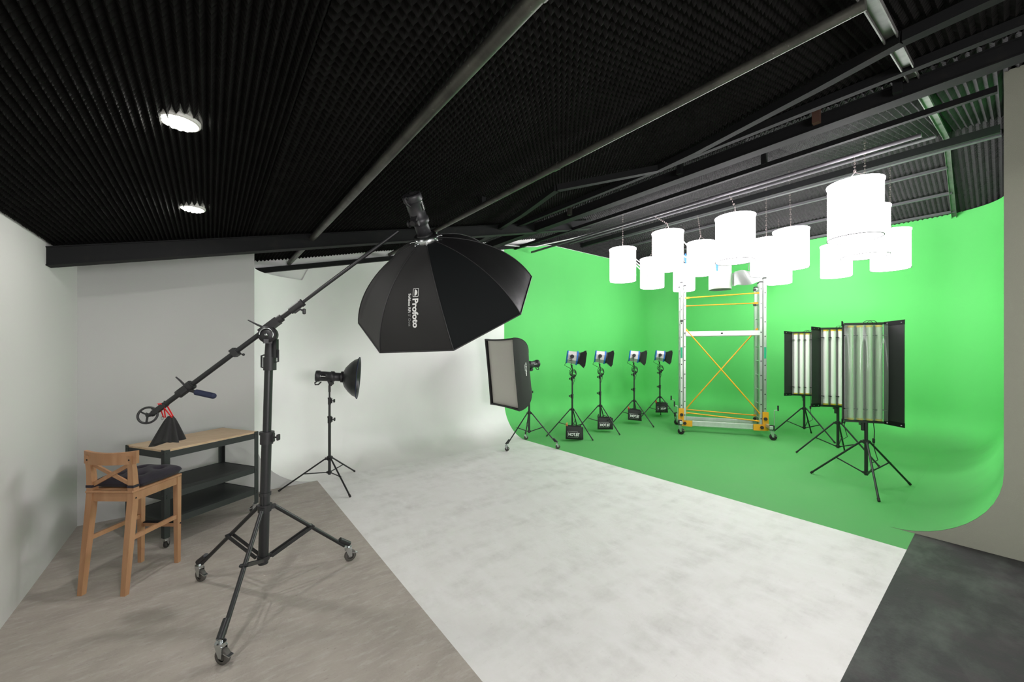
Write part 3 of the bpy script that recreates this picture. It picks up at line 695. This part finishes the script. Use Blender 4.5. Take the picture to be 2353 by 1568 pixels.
# rectangular softbox ---------------------------------------------------
XC = Vector((4.43, 5.18, 0))
ss = thing('light_stand', 'black wheeled light stand at the white and green floor edge, holding the rectangular softbox', 'light stand', XC)
tripod(ss, [(-.52, -.02), (.235, -.455), (.25, .40)], .58, .26, 1.30, .0175, .0105, cast=.085, collars=((.95, .023),), pole_steps=((.95, .014),))
sf = Vector((-.99, .078, -.10)).normalized(); su = (Vector((0, 0, 1))-sf*sf.z).normalized(); sy = su.cross(sf)
strobe('strobe_head', 'small black flash head behind the rectangular softbox, left of the green backdrop stands', XC+Vector((.04, 0, 1.345)), sf)
RC = XC+Vector((.04, 0, 1.345))+su*.085+sf*.165-su*.07
rs = thing('rectangular_softbox', 'tall rectangular softbox with pale diffuser facing the white curve', 'softbox', RC)
Wd, Hd, Dp = .45, .585, .46
def rsp(a, t, inset=0):   # a around perimeter corner idx float 0..4, t 0 back..1 front
    C4 = [(-1, -1), (1, -1), (1, 1), (-1, 1)]; i = int(a) % 4; u = a-int(a); p, q = C4[i], C4[(i+1) % 4]
    y_, z_ = p[0]*(1-u)+q[0]*u, p[1]*(1-u)+q[1]*u
    s_ = math.sin(t*PI/2)**.74; sw = .09+(Wd-.09)*s_; sh = .09+(Hd-.09)*s_
    sag = 1-.05*4*u*(1-u)*math.sin(PI*t)-(.02*4*u*(1-u) if t > .9 else 0)
    return sf*(Dp*(1-math.cos(t*PI/2))**.9)+sy*(y_*sw*(sag if abs(y_) > .999 else 1))+su*(z_*sh*(sag if abs(z_) > .999 else 1))
for k in range(4):
    m = MB(); m.grid(lambda t, u: rsp(k+min(u, .9999), t), 16, 8); m.build('fabric_panel', 'fabric', rs)
m = MB(); m.grid(lambda a, b: sf*(Dp-.045+.004*math.sin(9*a))+sy*((a-.5)*2*(Wd-.03))+su*((b-.5)*2*(Hd-.03)), 12, 12); m.build('front_diffuser', 'diff', rs)
m = MB()
for k in range(4):
    f = lambda u: rsp(k+min(u, .9999), 1)
    m.add([f(u/8) for u in range(9)]+[f(u/8)-((sy*(sy.dot(f(u/8)))/Wd+su*(su.dot(f(u/8)))/Hd)*.028)-sf*.008 for u in range(9)], [(u, u+1, 10+u, 9+u) for u in range(8)])
    m.tube([rsp(k, t/14) for t in range(15)], .004, 6)
m.build('hem', 'fabric', rs)
m = MB(); m.lathe((0, 0, 0), -sf, [(-.01, .10), (.03, .09), (.04, .05)], 28); m.build('speed_ring', 'chrome', rs)
sgn = 1 if (sy.dot(-Vector((0, 1, 0)))) > 0 else -1
kk = 1 if sgn > 0 else 3
def plr(a, b):
    z_ = .16-a; x = Dp*.72-b*-1.0
    t = .62-b*1.5; t = max(.05, min(.98, t)); s_ = math.sin(t*PI/2)**.74; uu_ = (z_/(.09+(Hd-.09)*s_)+1)/2
    uu_ = min(max(uu_, 0), .9999)
    p = rsp(kk+(uu_ if kk == 1 else 1-uu_), t); return p+sy*(sgn*.004)
logo(rs, plr, .036, sub=('Softbox RFi', "3x4'"), key2='faint')

# ------------------------------------------------------------------ fresnel lights, stands, sandbags
def fresnel(loc, rz, label):
    t = thing('fresnel_lamp', label, 'studio lamp', loc, rz, 'fresnel lamps along the green wall')
    A = Matrix.Rotation(.14, 3, 'Y'); V = lambda x, y, z: Vector((0, 0, .155))+A @ Vector((x, y, z))
    def octring(x, r, sx=1): return [V(x, r*math.cos(PI/8+k*PI/4)*.92, r*math.sin(PI/8+k*PI/4)*1.08) for k in range(8)]
    def shell(m, prof, mi=0):
        vs = []
        for x, r in prof: vs += octring(x, r)
        m.add(vs, [(i*8+k, i*8+(k+1) % 8, (i+1)*8+(k+1) % 8, (i+1)*8+k) for i in range(len(prof)-1) for k in range(8)], mi)
    m = MB(); shell(m, [(-.095, .001), (-.095, .115), (.085, .125), (.085, .001)]); m.build('lamp_housing', 'silver', t)
    m = MB(); shell(m, [(-.115, .001), (-.115, .105), (-.105, .126), (-.088, .128), (-.088, .10)]); m.build('rear_ring', 'blue', t)
    m = MB(); shell(m, [(.078, .10), (.078, .135), (.105, .137), (.11, .001)]); m.build('front_ring', 'blue', t)
    m = MB(); m.lathe(V(.105, 0, 0), A @ Vector((1, 0, 0)), [(0, .118), (.03, .118), (.03, .10), (.005, .10)], 28); m.build('lens_holder', 'blkp', t)
    m = MB()
    for sg in (-1, 1):
        m.cyl(V(-.01, sg*.115, .02), V(-.01, sg*.145, .02), .038, n=18)
        for zz in (-.03, -.06): m.box(V(-.03, sg*.115, zz), (.05, .006, .010), A)
    m.build('side_knob', 'blkp', t)
    m = MB()
    for sg in (-1, 1): m.bar(V(-.01, sg*.142, .03), Vector((-.02, sg*.142, .01)), .028, .006, up=(1, 0, 0))
    m.bar((-.02, -.145, .01), (-.02, .145, .01), .028, .008, up=(0, 0, 1)); m.cyl((-.01, 0, -.05), (-.01, 0, .01), .016, n=12); m.build('yoke', 'blkp', t)
    for nm, ax_, sg, open_ in (('top', 2, 1, .42), ('bottom', 2, -1, .50), ('side', 1, 1, .30), ('side', 1, -1, .55)):
        m = MB(); base = .115; Lg = .135; wb, wt = (.09, .055) if ax_ == 2 else (.10, .12)
        def P(x, w): 
            off = base+x*math.sin(open_); xx = .14+x*math.cos(open_)
            return V(xx, w, sg*off) if ax_ == 2 else V(xx, sg*off, w)
        q = [P(0, -wb), P(0, wb), P(Lg, wt*1.0), P(Lg, -wt)]
        nrm = (q[1]-q[0]).cross(q[2]-q[1]).normalized()*.003; m.ext(q, nrm)
        if ax_ == 1: m.ext([P(0, wb), P(Lg*.8, wb+.07), P(Lg, wt)], nrm); m.ext([P(0, -wb), P(Lg*.8, -wb-.07), P(Lg, -wt)], nrm)
        m.build('barn_door', 'blkp', t)
    m = MB()
    for k in range(4): m.torus((.01+.006*k, .035*(-1)**k, -.145-.01*k), (.5, 1-.1*k, .1), .075-.008*k, .005, 24, 6)
    m.tube([(-.1, 0, .12), (-.15, .02, .0), (-.06, .03, -.05), (0, .03, -.08)], .005, 6); m.tube([(0, .03, -.2), (.05, .03, -.28), (.02, .02, -.36), (.01, .02, -.40)], .005, 6)
    m.bbox((.035, .03, -.22), (.03, .03, .09), .008); m.build('coiled_cable', 'blkp', t)
    return t
FS = [((5.60, 5.25), -.78, 'first in the row, beside the rectangular softbox', .9),
      ((6.42, 5.23), -.84, 'second in the row, barn door turned broadside', .95),
      ((7.64, 5.25), -.92, 'third in the row, between second and last', .85),
      ((8.72, 5.26), -.93, 'last in the row, next to the scaffold tower', 1.0)]
st0 = thing('light_stand', 'black light stand under the first blue and silver lamp beside the rectangular softbox', 'light stand', (FS[0][0][0], FS[0][0][1], 0), FS[0][3], 'stands of the four fresnel lamps')
tripod(st0, [(.52*math.cos(a), .52*math.sin(a)) for a in (0, 2*PI/3, 4*PI/3)], .52, .20, 1.34, .0175, .0105, collars=((.78, .022), (1.12, .019)), pole_steps=((.78, .0145), (1.12, .011)))
fr0 = fresnel((FS[0][0][0], FS[0][0][1], 1.385), FS[0][1], 'blue and silver fresnel lamp, '+FS[0][2])
ords = ['first', 'second', 'third', 'last']
rots = [2.62, 2.55, 2.55, 2.60]
for i, ((x, y), rz, lab, k) in enumerate(FS):
    if i == 0: st0.rotation_euler = (0, 0, rots[0]); continue
    dup(st0, (x, y, 0), rots[i], 'black light stand under the %s blue and silver lamp of the row' % ords[i])
    dup(fr0, (x, y, 1.385), rz, 'blue and silver fresnel lamp, '+lab)
def sandbag(loc, label, strapk, rz, tilt):
    t = thing('sand_bag', label, 'sand bag', loc, rz, 'saddle sandbags on the fresnel stands')
    for q, off in ((0, 0), (1, .10)):      # two pouches; local X along bag, -Y to viewer
        m = MB(); sg = -1 if q == 0 else 1
        def f(u, v):
            x = (u-.5)*.42+.03*(v)*0+(.03*q); z = .27*v; th = .055*math.sin(PI*min(1, v*1.0)**.8)*math.sin(PI*u)**.35
            return Vector((x*(1+.08*(1-v))+(.02 if q else 0), sg*(.02+.03*(1-v))+sg*th, z*1.0+tilt*(u-.5)-.012*math.sin(PI*u)*v-(.012 if q else 0)))
        m.grid(f, 14, 10); m.grid(lambda u, v: f(u, v)-Vector((0, sg*(2*.055*math.sin(PI*v**.8)*math.sin(PI*u)**.35 if 0 < v < 1 and 0 < u < 1 else 0), 0)), 14, 10, flip=True)
        m.build('pouch', 'bag', t)
    m = MB(); m.bar((-.20, 0, .268-tilt/2), (.20, 0, .262+tilt/2), .05, .012, up=(0, 1, 0)); m.build('top_seam', 'bag', t)
    m = MB(); m.tube([(-.07, 0, .265), (-.06, 0, .30), (0, 0, .32), (.06, 0, .30), (.08, 0, .265)], .007, 6); m.build('carry_handle', 'bag', t)
    m = MB(); m.tube([(-.19, 0, .25), (-.20, .0, .31), (-.17, .01, .35), (-.165, 0, .30), (-.18, 0, .26)], .011, 6); m.build('loop_strap', strapk, t)
    yy = lambda x, z: -(.02+.03*(1-z/.27)+.055*math.sin(PI*min(1, z/.27)**.8)*max(.0, math.sin(PI*(x/.42+.5)))**.35)-.004
    def pl(a, b): x, z = -.165+a, .085+b; return Vector((x, yy(x, z), z+tilt*x/.42))
    m, wd = text_mb('HOT.BT', .082, pl, .003); m.build('lettering', 'whitelab', t)
    m = MB(); fr = [(-.02, -.035), (.25, -.035), (.25, .085), (-.02, .085)]
    for a, b in zip(fr, fr[1:]+fr[:1]):
        n_ = 8; vs = []
        for k in range(n_+1):
            x = a[0]+(b[0]-a[0])*k/n_; y = a[1]+(b[1]-a[1])*k/n_; ox, oy = (0, .004) if a[1] == b[1] else (.004, 0)
            vs += [pl(x-ox, y-oy), pl(x+ox, y+oy)]
        m.add(vs, [(2*k, 2*k+2, 2*k+3, 2*k+1) for k in range(n_)])
    m.build('printed_frame', 'faint', t)
    t.scale = (.72, .85, .88)
    return t
for (px_, d_, z0, lab, sk, tilt) in ((1318, 7.20, .03, 'black printed sandbag touching the floor under the first blue lamp, orange loop strap', 'orange', -.03),
                             (1389, 7.95, .06, 'black printed sandbag hanging from the second lamp stand of the row', 'bag', -.01),
                             (1457, 8.80, .09, 'black printed sandbag with an upright red loop on the third lamp stand', 'red', -.045),
                             (1519, 9.70, .12, 'smallest looking black printed sandbag, on the stand beside the scaffold tower', 'red', -.01)):
    p = FWD*d_+RT*((px_-1176.5)/890*d_)
    sandbag((p.x, p.y, z0), lab, sk, -YAW+.12, tilt)

# ------------------------------------------------------------------ fluorescent banks
def fluo(tk, hasfilm, loc, rz, label, lw=.98):
    t = thing('fluorescent_bank', label, 'studio lamp', loc, rz, 'fluorescent banks on stands')
    H_, W_ = 1.24, .40
    m = MB(); m.box((0, .055, H_/2), (W_, .012, H_)); m.box((0, .035, .012), (W_, .05, .024)); m.box((0, .035, H_-.012), (W_, .05, .024)); m.build('backing_board', 'blkp', t)
    m = MB(); m.box((0, .046, H_/2), (W_-.03, .006, H_-.06)); m.build('reflector', 'reflector', t)
    for k in range(4):
        x = (k-1.5)*.094
        m = MB(); m.cyl((x, 0, .055), (x, 0, H_-.055), .031, n=18); tb = m.build('tube', tk, t)
        m = MB(); m.cyl((x, 0, .035), (x, 0, .058), .033, n=18); m.build('end_cap', 'tubecap', tb)
        m = MB(); m.cyl((x, 0, H_-.058), (x, 0, H_-.035), .033, n=18); m.build('end_cap', 'tubecap', tb)
    m = MB()
    for z in (.17, H_-.16):
        for k in range(5): m.box(((k-2)*.094, -.012, z), (.034, .05, .008)); m.cyl(((k-2)*.094, -.04, z), ((k-2)*.094, -.03, z), .008, n=8)
    m.build('tube_clip', 'hole' if tk == 'tube' else 'blkp', t)
    for sg, a, w in ((-1, lw, .17), (1, .35, .25)):        # wing doors
        d = Vector((sg*math.sin(a), -math.cos(a), 0)); p = Vector((sg*W_/2, .03, 0))
        m = MB(); m.ext([p, p+d*w, p+d*w+Vector((0, 0, H_+.012)), p+Vector((0, 0, H_))], Vector((sg*.006, .004, 0)))
        wing = m.build('wing_door', 'blkp', t)
        m = MB(); m.ext([p+Vector((0, 0, H_-.05))-Vector((0, .003, 0)), p+d*w+Vector((0, -.003, H_-.04)), p+d*w+Vector((0, -.003, H_+.016)), p+Vector((0, -.003, H_+.005))], Vector((sg*.010, .010, 0))); m.build('edge_binding', ['steel_dark', 'chrome'], wing)
        m = MB(); m.ext([p+Vector((0, -.003, -.005)), p+d*w+Vector((0, -.003, -.005)), p+d*w+Vector((0, -.003, .05)), p+Vector((0, -.003, .05))], Vector((sg*.010, .010, 0)))
        for zz in (.02, H_-.015): m.cyl(p+d*.05+Vector((-sg*.006, -.006, zz)), p+d*.05+Vector((-sg*.002, 0, zz)), .007, n=8, mi=1); m.cyl(p+d*(w-.03)+Vector((-sg*.006, -.006, zz)), p+d*(w-.03)+Vector((-sg*.002, 0, zz)), .007, n=8, mi=1)
        m.build('edge_binding', ['steel_dark', 'chrome'], wing)
    if hasfilm:
        m = MB(); m.grid(lambda u, v: Vector(((u-.5)*(W_+.02), -.045-.012*math.sin(14*u)*math.sin(3*v), .04+v*(H_-.07))), 24, 8); m.build('clear_sleeve', 'film', t)
    m = MB()
    for x0, x1 in ((-.04, .10), (-.0, .14)): m.torus((x0/2+x1/2, .0, H_-.03), (0, 1, .3), .055, .0035, 18, 5, a0=0, a1=PI)
    m.tube([(.10, .03, .02), (.12, .05, -.10), (.11, .04, -.30), (.14, .02, -.45), (.08, .03, -.50)], .005, 6); m.bbox((.11, .045, -.22), (.025, .025, .06), .006); m.build('wiring', 'blkp', t)
    m = MB(); m.bar((0, .08, -.04), (0, .08, .35), .05, .03); m.cyl((0, .04, -.10), (0, .04, .02), .018, n=12); m.build('mount', 'blkp', t)
    return t
KR = -1.01
fk = fluo('tube', False, (7.66, 1.63, .80), KR, 'middle fluorescent bank of three, white tubes, partly behind the nearest bank')
fk2 = dup(fk, (9.03, 2.41, .80), KR, 'farthest fluorescent bank of three, white tubes, beside the scaffold tower')
fluo('tubeg', True, (6.375, 1.09, .79), KR, 'nearest and largest fluorescent bank, greenish sleeved tubes and wide right wing', .40)
k3 = thing('light_stand', 'black tripod stand under the nearest, largest fluorescent bank', 'light stand', (6.41, 1.08, 0), 0, 'stands of the fluorescent banks')
tripod(k3, [(.063, .576), (-.55, -.20), (.484, -.332)], .55, .17, .80, .0185, .0115)
def rot3(a, r=.56): return [(r*math.cos(a+k*2*PI/3), r*math.sin(a+k*2*PI/3)) for k in range(3)]
k2 = thing('light_stand', 'black tripod stand under the middle fluorescent bank', 'light stand', (7.72, 1.63, 0), 0, 'stands of the fluorescent banks')
tripod(k2, [(-.165, .50), (-.18, -.51), (.52, .02)], .55, .19, .80, .0185, .0115)
k1 = dup(k2, (9.05, 2.42, 0), 0, 'black tripod stand under the farthest fluorescent bank')
k1.rotation_euler = (0, 0, 0)

# ------------------------------------------------------------------ scaffold tower
SL = Vector((7.40, 4.11, 0)); e1 = Vector((.547, -.837, 0)).normalized(); e2 = Vector((e1.y*-1, e1.x, 0))
LEN = 1.722
sc = thing('scaffold_tower', 'aluminium ladder scaffold tower on wheels with yellow braces before the green wall', 'scaffold', SL)
def Q(u, s_, z): return e1*u+e2*s_+Vector((0, 0, z))
Rs = Matrix((e1, e2, Vector((0, 0, 1)))).transposed()
def rail(u, s_, z0, z1, ph):
    m = MB(); m.bbox(Q(u, s_, (z0+z1)/2), (.052, .085, z1-z0), .006, Rs); m.box(Q(u, s_, z1+.008), (.056, .09, .02), Rs, mi=1)
    z = z0+ph
    while z < z1-.03:
        m.box(Q(u+.0, s_-.043, z), (.022, .004, .020), Rs, mi=1); z += .28
    return m.build('ladder_rail', ['alu', 'blkp'], sc)
for (u0, sg) in ((.12, 1), (LEN-.12, -1)):
    rail(u0, .25, .15, 3.07, .12); rail(u0+sg*.062, .27, .15, 3.0, .20)
    rail(u0, .63, .15, 3.03, .12); rail(u0+sg*.062, .62, .15, 2.95, .20)
    for k in range(10):
        z = .27+.28*k
        for du, s0, s1 in ((0, .27, .61), (sg*.062, .29, .60)):
            m = MB(); m.cyl(Q(u0+du, s0, z+(0 if du == 0 else .08)), Q(u0+du, s1, z+(0 if du == 0 else .08)), .013, n=8); m.build('rung', 'alu', sc)
    # base outrigger with jacks and casters
    m = MB(); m.bbox(Q(u0-sg*.03, .5, .235), (.06, 1.15, .06), .005, Rs); m.build('outrigger', 'alu', sc)
    for s_ in (.0, 1.0):
        cu = Q(u0-sg*.05, s_-.02 if s_ == 0 else s_, 0)
        m = MB(); m.box(cu+Vector((0, 0, .235)), (.075, .075, .085), Rs); m.build('outrigger_end', 'blkp', sc)
        caster(sc, cu.x, cu.y, .185, .062, .034, math.atan2(e1.y, e1.x)+(.3 if s_ else -.2), key='rubber')
        m = MB(); m.cyl(cu+Vector((0, 0, .26))-e1*(.04*sg), cu+Vector((0, 0, .56))-e1*(.04*sg), .007, n=8, mi=0); m.cyl(cu+Vector((0, 0, .56))-e1*(.04*sg), cu+Vector((0, 0, .565))-e1*(.10*sg), .006, n=8, mi=0)
        m.cyl(cu+Vector((0, 0, .55))-e1*(.10*sg), cu+Vector((0, 0, .65))-e1*(.10*sg), .014, n=10, mi=1); m.build('jack_crank', ['alu', 'blkp'], sc)
    m = MB(); m.box(Q(u0-sg*.005, .20, .31), (.10, .012, .36), Rs); m.box(Q(u0+sg*.10, .20, .185), (.20, .014, .12), Rs)
    m.box(Q(u0-sg*.055, .30, .25), (.012, .2, .2), Rs); brk = m.build('corner_bracket', 'yellow', sc)
    m = MB()
    for (du, z) in ((0, .36), (sg*.06, .19)): m.cyl(Q(u0+du, .185, z), Q(u0+du, .16, z), .033, n=6); m.cyl(Q(u0+du, .16, z), Q(u0+du, .15, z), .02, n=10)
    m.build('knob', 'blkp', brk)
    if True:
        m = MB()
        for z in ((2.28,) if sg > 0 else (2.9, 2.6, 2.06, .30)): m.cyl(Q(u0+sg*(.0 if sg > 0 else .10), .20 if sg > 0 else .55, z), Q(u0+sg*(.0 if sg > 0 else .10), .17 if sg > 0 else .52, z), .030, n=6)
        m.build('rail_knob', 'blkp', sc)
        m = MB(); m.box(Q(u0, .25-.0445, 1.63), (.034, .003, .22), Rs); m.build('sticker', 'greenlab', sc)
UL, UR = .18, LEN-.18
m = MB(); m.bbox(Q(LEN/2, .25, .185), (LEN-.34, .05, .11), .006, Rs); m.box(Q(LEN/2, .223, .215), (LEN-.34, .004, .012), Rs); m.box(Q(LEN/2, .223, .15), (LEN-.34, .004, .012), Rs); m.build('base_beam', 'alu', sc)
m = MB(); m.bbox(Q(LEN/2, .63, .215), (LEN-.34, .05, .09), .006, Rs); m.build('base_beam', 'alu', sc)
m = MB(); m.bbox(Q(LEN/2, .25, 2.02), (LEN-.34, .045, .10), .006, Rs); m.box(Q(LEN/2, .226, 2.02), (.035, .004, .03), Rs, mi=1); m.build('cross_beam', ['alu', 'hole'], sc)
m = MB(); m.bbox(Q(LEN/2, .63, 2.02), (LEN-.34, .045, .10), .006, Rs); m.build('cross_beam', 'alu', sc)
def brace(a, b):
    m = MB(); a = Vector(a); b = Vector(b); d = (b-a).normalized(); m.cyl(a+d*.06, b-d*.06, .0125, n=10)
    for p, q in ((a, a+d*.09), (b-d*.09, b)): m.bar(p, q, .036, .008, up=tuple(e2))
    m.build('yellow_brace', 'yellow', sc)
brace(Q(UL, .22, 2.75), Q(UR+.02, .24, 2.80)); brace(Q(UL, .55, 2.62), Q(UR+.02, .52, 2.63))
brace(Q(UL, .235, 2.14), Q(UR+.02, .235, .40)); brace(Q(UL, .56, .36), Q(UR+.02, .56, 2.12))
brace(Q(UL, .24, .40), Q(UR, .24, .30)); brace(Q(UL, .56, .42), Q(UR, .56, .36))

# ------------------------------------------------------------------ shelf cart
A4 = [Vector((-.313, 4.396, 0)), Vector((.39, 4.834, 0)), Vector((.125, 5.316, 0)), Vector((-.578, 4.878, 0))]
CC = sum(A4, Vector())/4; lx = (A4[1]-A4[0]).normalized(); ly = Vector((-lx.y, lx.x, 0)); LX, LY = .83/2, .55/2
ct = thing('shelf_cart', 'dark steel shelf cart on casters with a pale wooden top, against the grey wall', 'cart', CC)
Rc = Matrix((lx, ly, Vector((0, 0, 1)))).transposed()
K = lambda a, b, z: lx*a+ly*b+Vector((0, 0, z))
m = MB(); m.bbox(K(0, 0, .833), (2*LX-.01, 2*LY-.01, .016), .003, Rc); m.box(K(0, -.0, .826), (2*LX-.006, 2*LY-.006, .004), Rc); m.build('wooden_top', 'woodtop', ct)
for nm, z in (('top_frame', .795), ('shelf', .44), ('shelf', .215)):
    m = MB()
    for s_ in (-1, 1): m.box(K(0, s_*(LY-.003), z), (2*LX-.04, .004, .055), Rc); m.box(K(s_*(LX-.003), 0, z), (.004, 2*LY-.04, .055), Rc)
    if nm == 'shelf': m.box(K(0, 0, z+.022), (2*LX-.02, 2*LY-.02, .006), Rc)
    m.build(nm, 'cart', ct)
for sx in (-1, 1):
    for sy_ in (-1, 1):
        m = MB(); m.box(K(sx*(LX-.02), sy_*LY, .465), (.042, .004, .75), Rc); m.box(K(sx*LX, sy_*(LY-.02), .465), (.004, .042, .75), Rc)
        p = m.build('post', 'cart', ct)
        m = MB()
        for z in (.81, .45, .43, .225, .205): m.cyl(K(sx*(LX-.02), sy_*(LY+.002), z), K(sx*(LX-.02), sy_*(LY+.006), z), .006, n=8); m.cyl(K(sx*(LX+.002), sy_*(LY-.02), z), K(sx*(LX+.006), sy_*(LY-.02), z), .006, n=8)
        for z in (.70, .66, .60, .55): m.cyl(K(sx*(LX-.02), sy_*(LY-.0), z), K(sx*(LX-.02), sy_*(LY-.004), z), .004, n=6)
        m.build('bolts', 'blkp', p)
        q = K(sx*(LX-.022), sy_*(LY-.022), 0); caster(ct, q.x, q.y, .086, .034, .02, 2.2+sx, key='rubber')

# ------------------------------------------------------------------ bar stool
SO = Vector((-.437, 4.025, 0)); sr = Vector((.776, -.631, 0)).normalized(); sw = Vector((-sr.y, sr.x, 0))
stl = thing('bar_stool', 'wooden bar stool with a crossed backrest standing beside the shelf cart', 'stool', SO)
D = lambda a, b, z: sr*a+sw*b+Vector((0, 0, z))
def leg(pts, w, d, wb=None):
    m = MB(); vs = []
    for i, (a, b, z, sc_) in enumerate(pts):
        for x, y in ((-1, -1), (1, -1), (1, 1), (-1, 1)): vs.append(D(a+x*w/2*sc_, b+y*d/2*sc_, z))
    n = len(pts); m.add(vs, [(i*4+k, i*4+(k+1) % 4, (i+1)*4+(k+1) % 4, (i+1)*4+k) for i in range(n-1) for k in range(4)]+[(0, 3, 2, 1), tuple((n-1)*4+k for k in range(4))])
    return m
for sg in (-1, 1):
    m = leg([(sg*.152, -.225, 0, .9), (sg*.150, -.203, .25, 1.05), (sg*.148, -.170, .58, 1.2), (sg*.148, -.160, .71, 1.2), (sg*.149, -.168, .85, 1.0), (sg*.150, -.184, .955, .85)], .036, .034)
    lg = m.build('leg', 'wood', stl)
    mm = MB(); mm.cyl(D(sg*.150, -.1955, .925), D(sg*.150, -.18, .925), .006, n=8); mm.cyl(D(sg*.1705, -.163, .65), D(sg*.168, -.163, .65), .006, n=8); mm.build('screw_hole', 'hole', lg)
    m = leg([(sg*.148, .192, 0, .8), (sg*.147, .192, .35, .95), (sg*.146, .192, .690, 1.05)], .036, .034)
    lg = m.build('leg', 'wood', stl); mm = MB(); mm.cyl(D(sg*.1665, .195, .69), D(sg*.164, .195, .69), .006, n=8); mm.cyl(D(sg*.1665, .2, .31), D(sg*.164, .2, .31), .006, n=8); mm.build('screw_hole', 'hole', lg)
m = MB(); n = 12
def br_(u, v, q):
    x = (u-.5)*.375; bow = .030*(1-(2*u-1)**2); t = .022; zz = .896+.078*v+(.012*(2*u-1)**2 if v > .5 else -.006*(1-(2*u-1)**2))
    return D(x, -.158-bow*(-1)*-1-(t if q else 0)+.0, zz)
G = lambda u, v: br_(u, v, 0); Gb = lambda u, v: br_(u, v, 1)
m.grid(G, 14, 3, sm=False); m.grid(Gb, 14, 3, flip=True, sm=False)
for k in range(14):
    u, u2 = k/14, (k+1)/14
    m.add([G(u, 1), G(u2, 1), Gb(u2, 1), Gb(u, 1)], [(0, 1, 2, 3)]); m.add([G(u, 0), G(u2, 0), Gb(u2, 0), Gb(u, 0)], [(3, 2, 1, 0)])
for u in (0, 1): m.add([G(u, 0), G(u, 1), Gb(u, 1), Gb(u, 0)], [(0, 1, 2, 3)])
m.build('top_rail', 'wood', stl)
m = MB(); m.bar(D(-.13, -.168, .885), D(.13, -.160, .745), .022, .014, up=tuple(sw)); m.bar(D(.13, -.173, .885), D(-.13, -.165, .745), .026, .016, up=tuple(sw)); m.build('cross_slats', 'wood', stl)
m = MB(); m.bbox(D(0, .01, .6975), (.345, .40, .018), .005, Matrix((sr, sw, Vector((0, 0, 1)))).transposed()); m.build('seat', 'wood', stl)
Rt = Matrix((sr, sw, Vector((0, 0, 1)))).transposed()
m = MB(); m.box(D(0, -.166, .659), (.27, .02, .062), Rt); m.box(D(0, .192, .659), (.26, .02, .06), Rt)
for sg in (-1, 1): m.box(D(sg*.150, .01, .659), (.02, .36, .062), Rt)
m.build('apron', 'wood', stl)
for sg in (-1, 1): m = MB(); m.bar(D(sg*.150, -.20, .37), D(sg*.148, .20, .37), .030, .018, up=tuple(sr)); m.build('stretcher', 'wood', stl)
m = MB(); m.bar(D(-.148, .2, .30), D(.148, .2, .30), .030, .022, up=tuple(sw)); fr_ = m.build('footrest', 'wood', stl)
m = MB(); m.bar(D(-.125, .2, .318), D(.125, .2, .318), .006, .030, up=tuple(sw)); m.build('metal_strip', 'steel_dark', fr_)
cu_ = thing('seat_cushion', 'dark aubergine tufted seat cushion tied on the wooden bar stool', 'cushion', SO+Vector((0, 0, .7065)))
def cush(u, v, top):
    a, b = (u-.5)*2, (v-.5)*2
    ex = abs(a)**3.2; ey = abs(b)**3.2; edge = max(0, 1-ex)*max(0, 1-ey)
    h = .055*edge**.25
    if top:
        for cx in (-.42, .42):
            for cy in (-.45, .38): h -= .034*math.exp(-((a-cx)**2+(b-cy)**2)/.035)*(edge > .05)
        h += .006*math.sin(7*a+2*b)*math.sin(6*b)*edge
    X, Y = a*.178*(1-.04*abs(b)**4), b*.178*(1-.04*abs(a)**4)
    return sr*X+sw*(Y+.040)+Vector((0, 0, .03+(h if top else -.030*edge**.12)))
m = MB(); m.grid(lambda u, v: cush(u, v, 1), 40, 40); m.grid(lambda u, v: cush(u, v, 0), 20, 20, flip=True); m.build('pad', 'cushion', cu_)
for sg in (-1, 1):
    m = MB(); a, b = .022, .022; base = [(sg*.148+x, -.162+y) for x, y in ((-a, -b), (a, -b), (a, b), (-a, b))]
    for p, q in zip(base, base[1:]+base[:1]): m.bar(sr*p[0]+sw*p[1]+Vector((0, 0, .028)), sr*q[0]+sw*q[1]+Vector((0, 0, .028)), .003, .018, up=(0, 0, 1))
    m.build('tie', 'cushion', cu_)
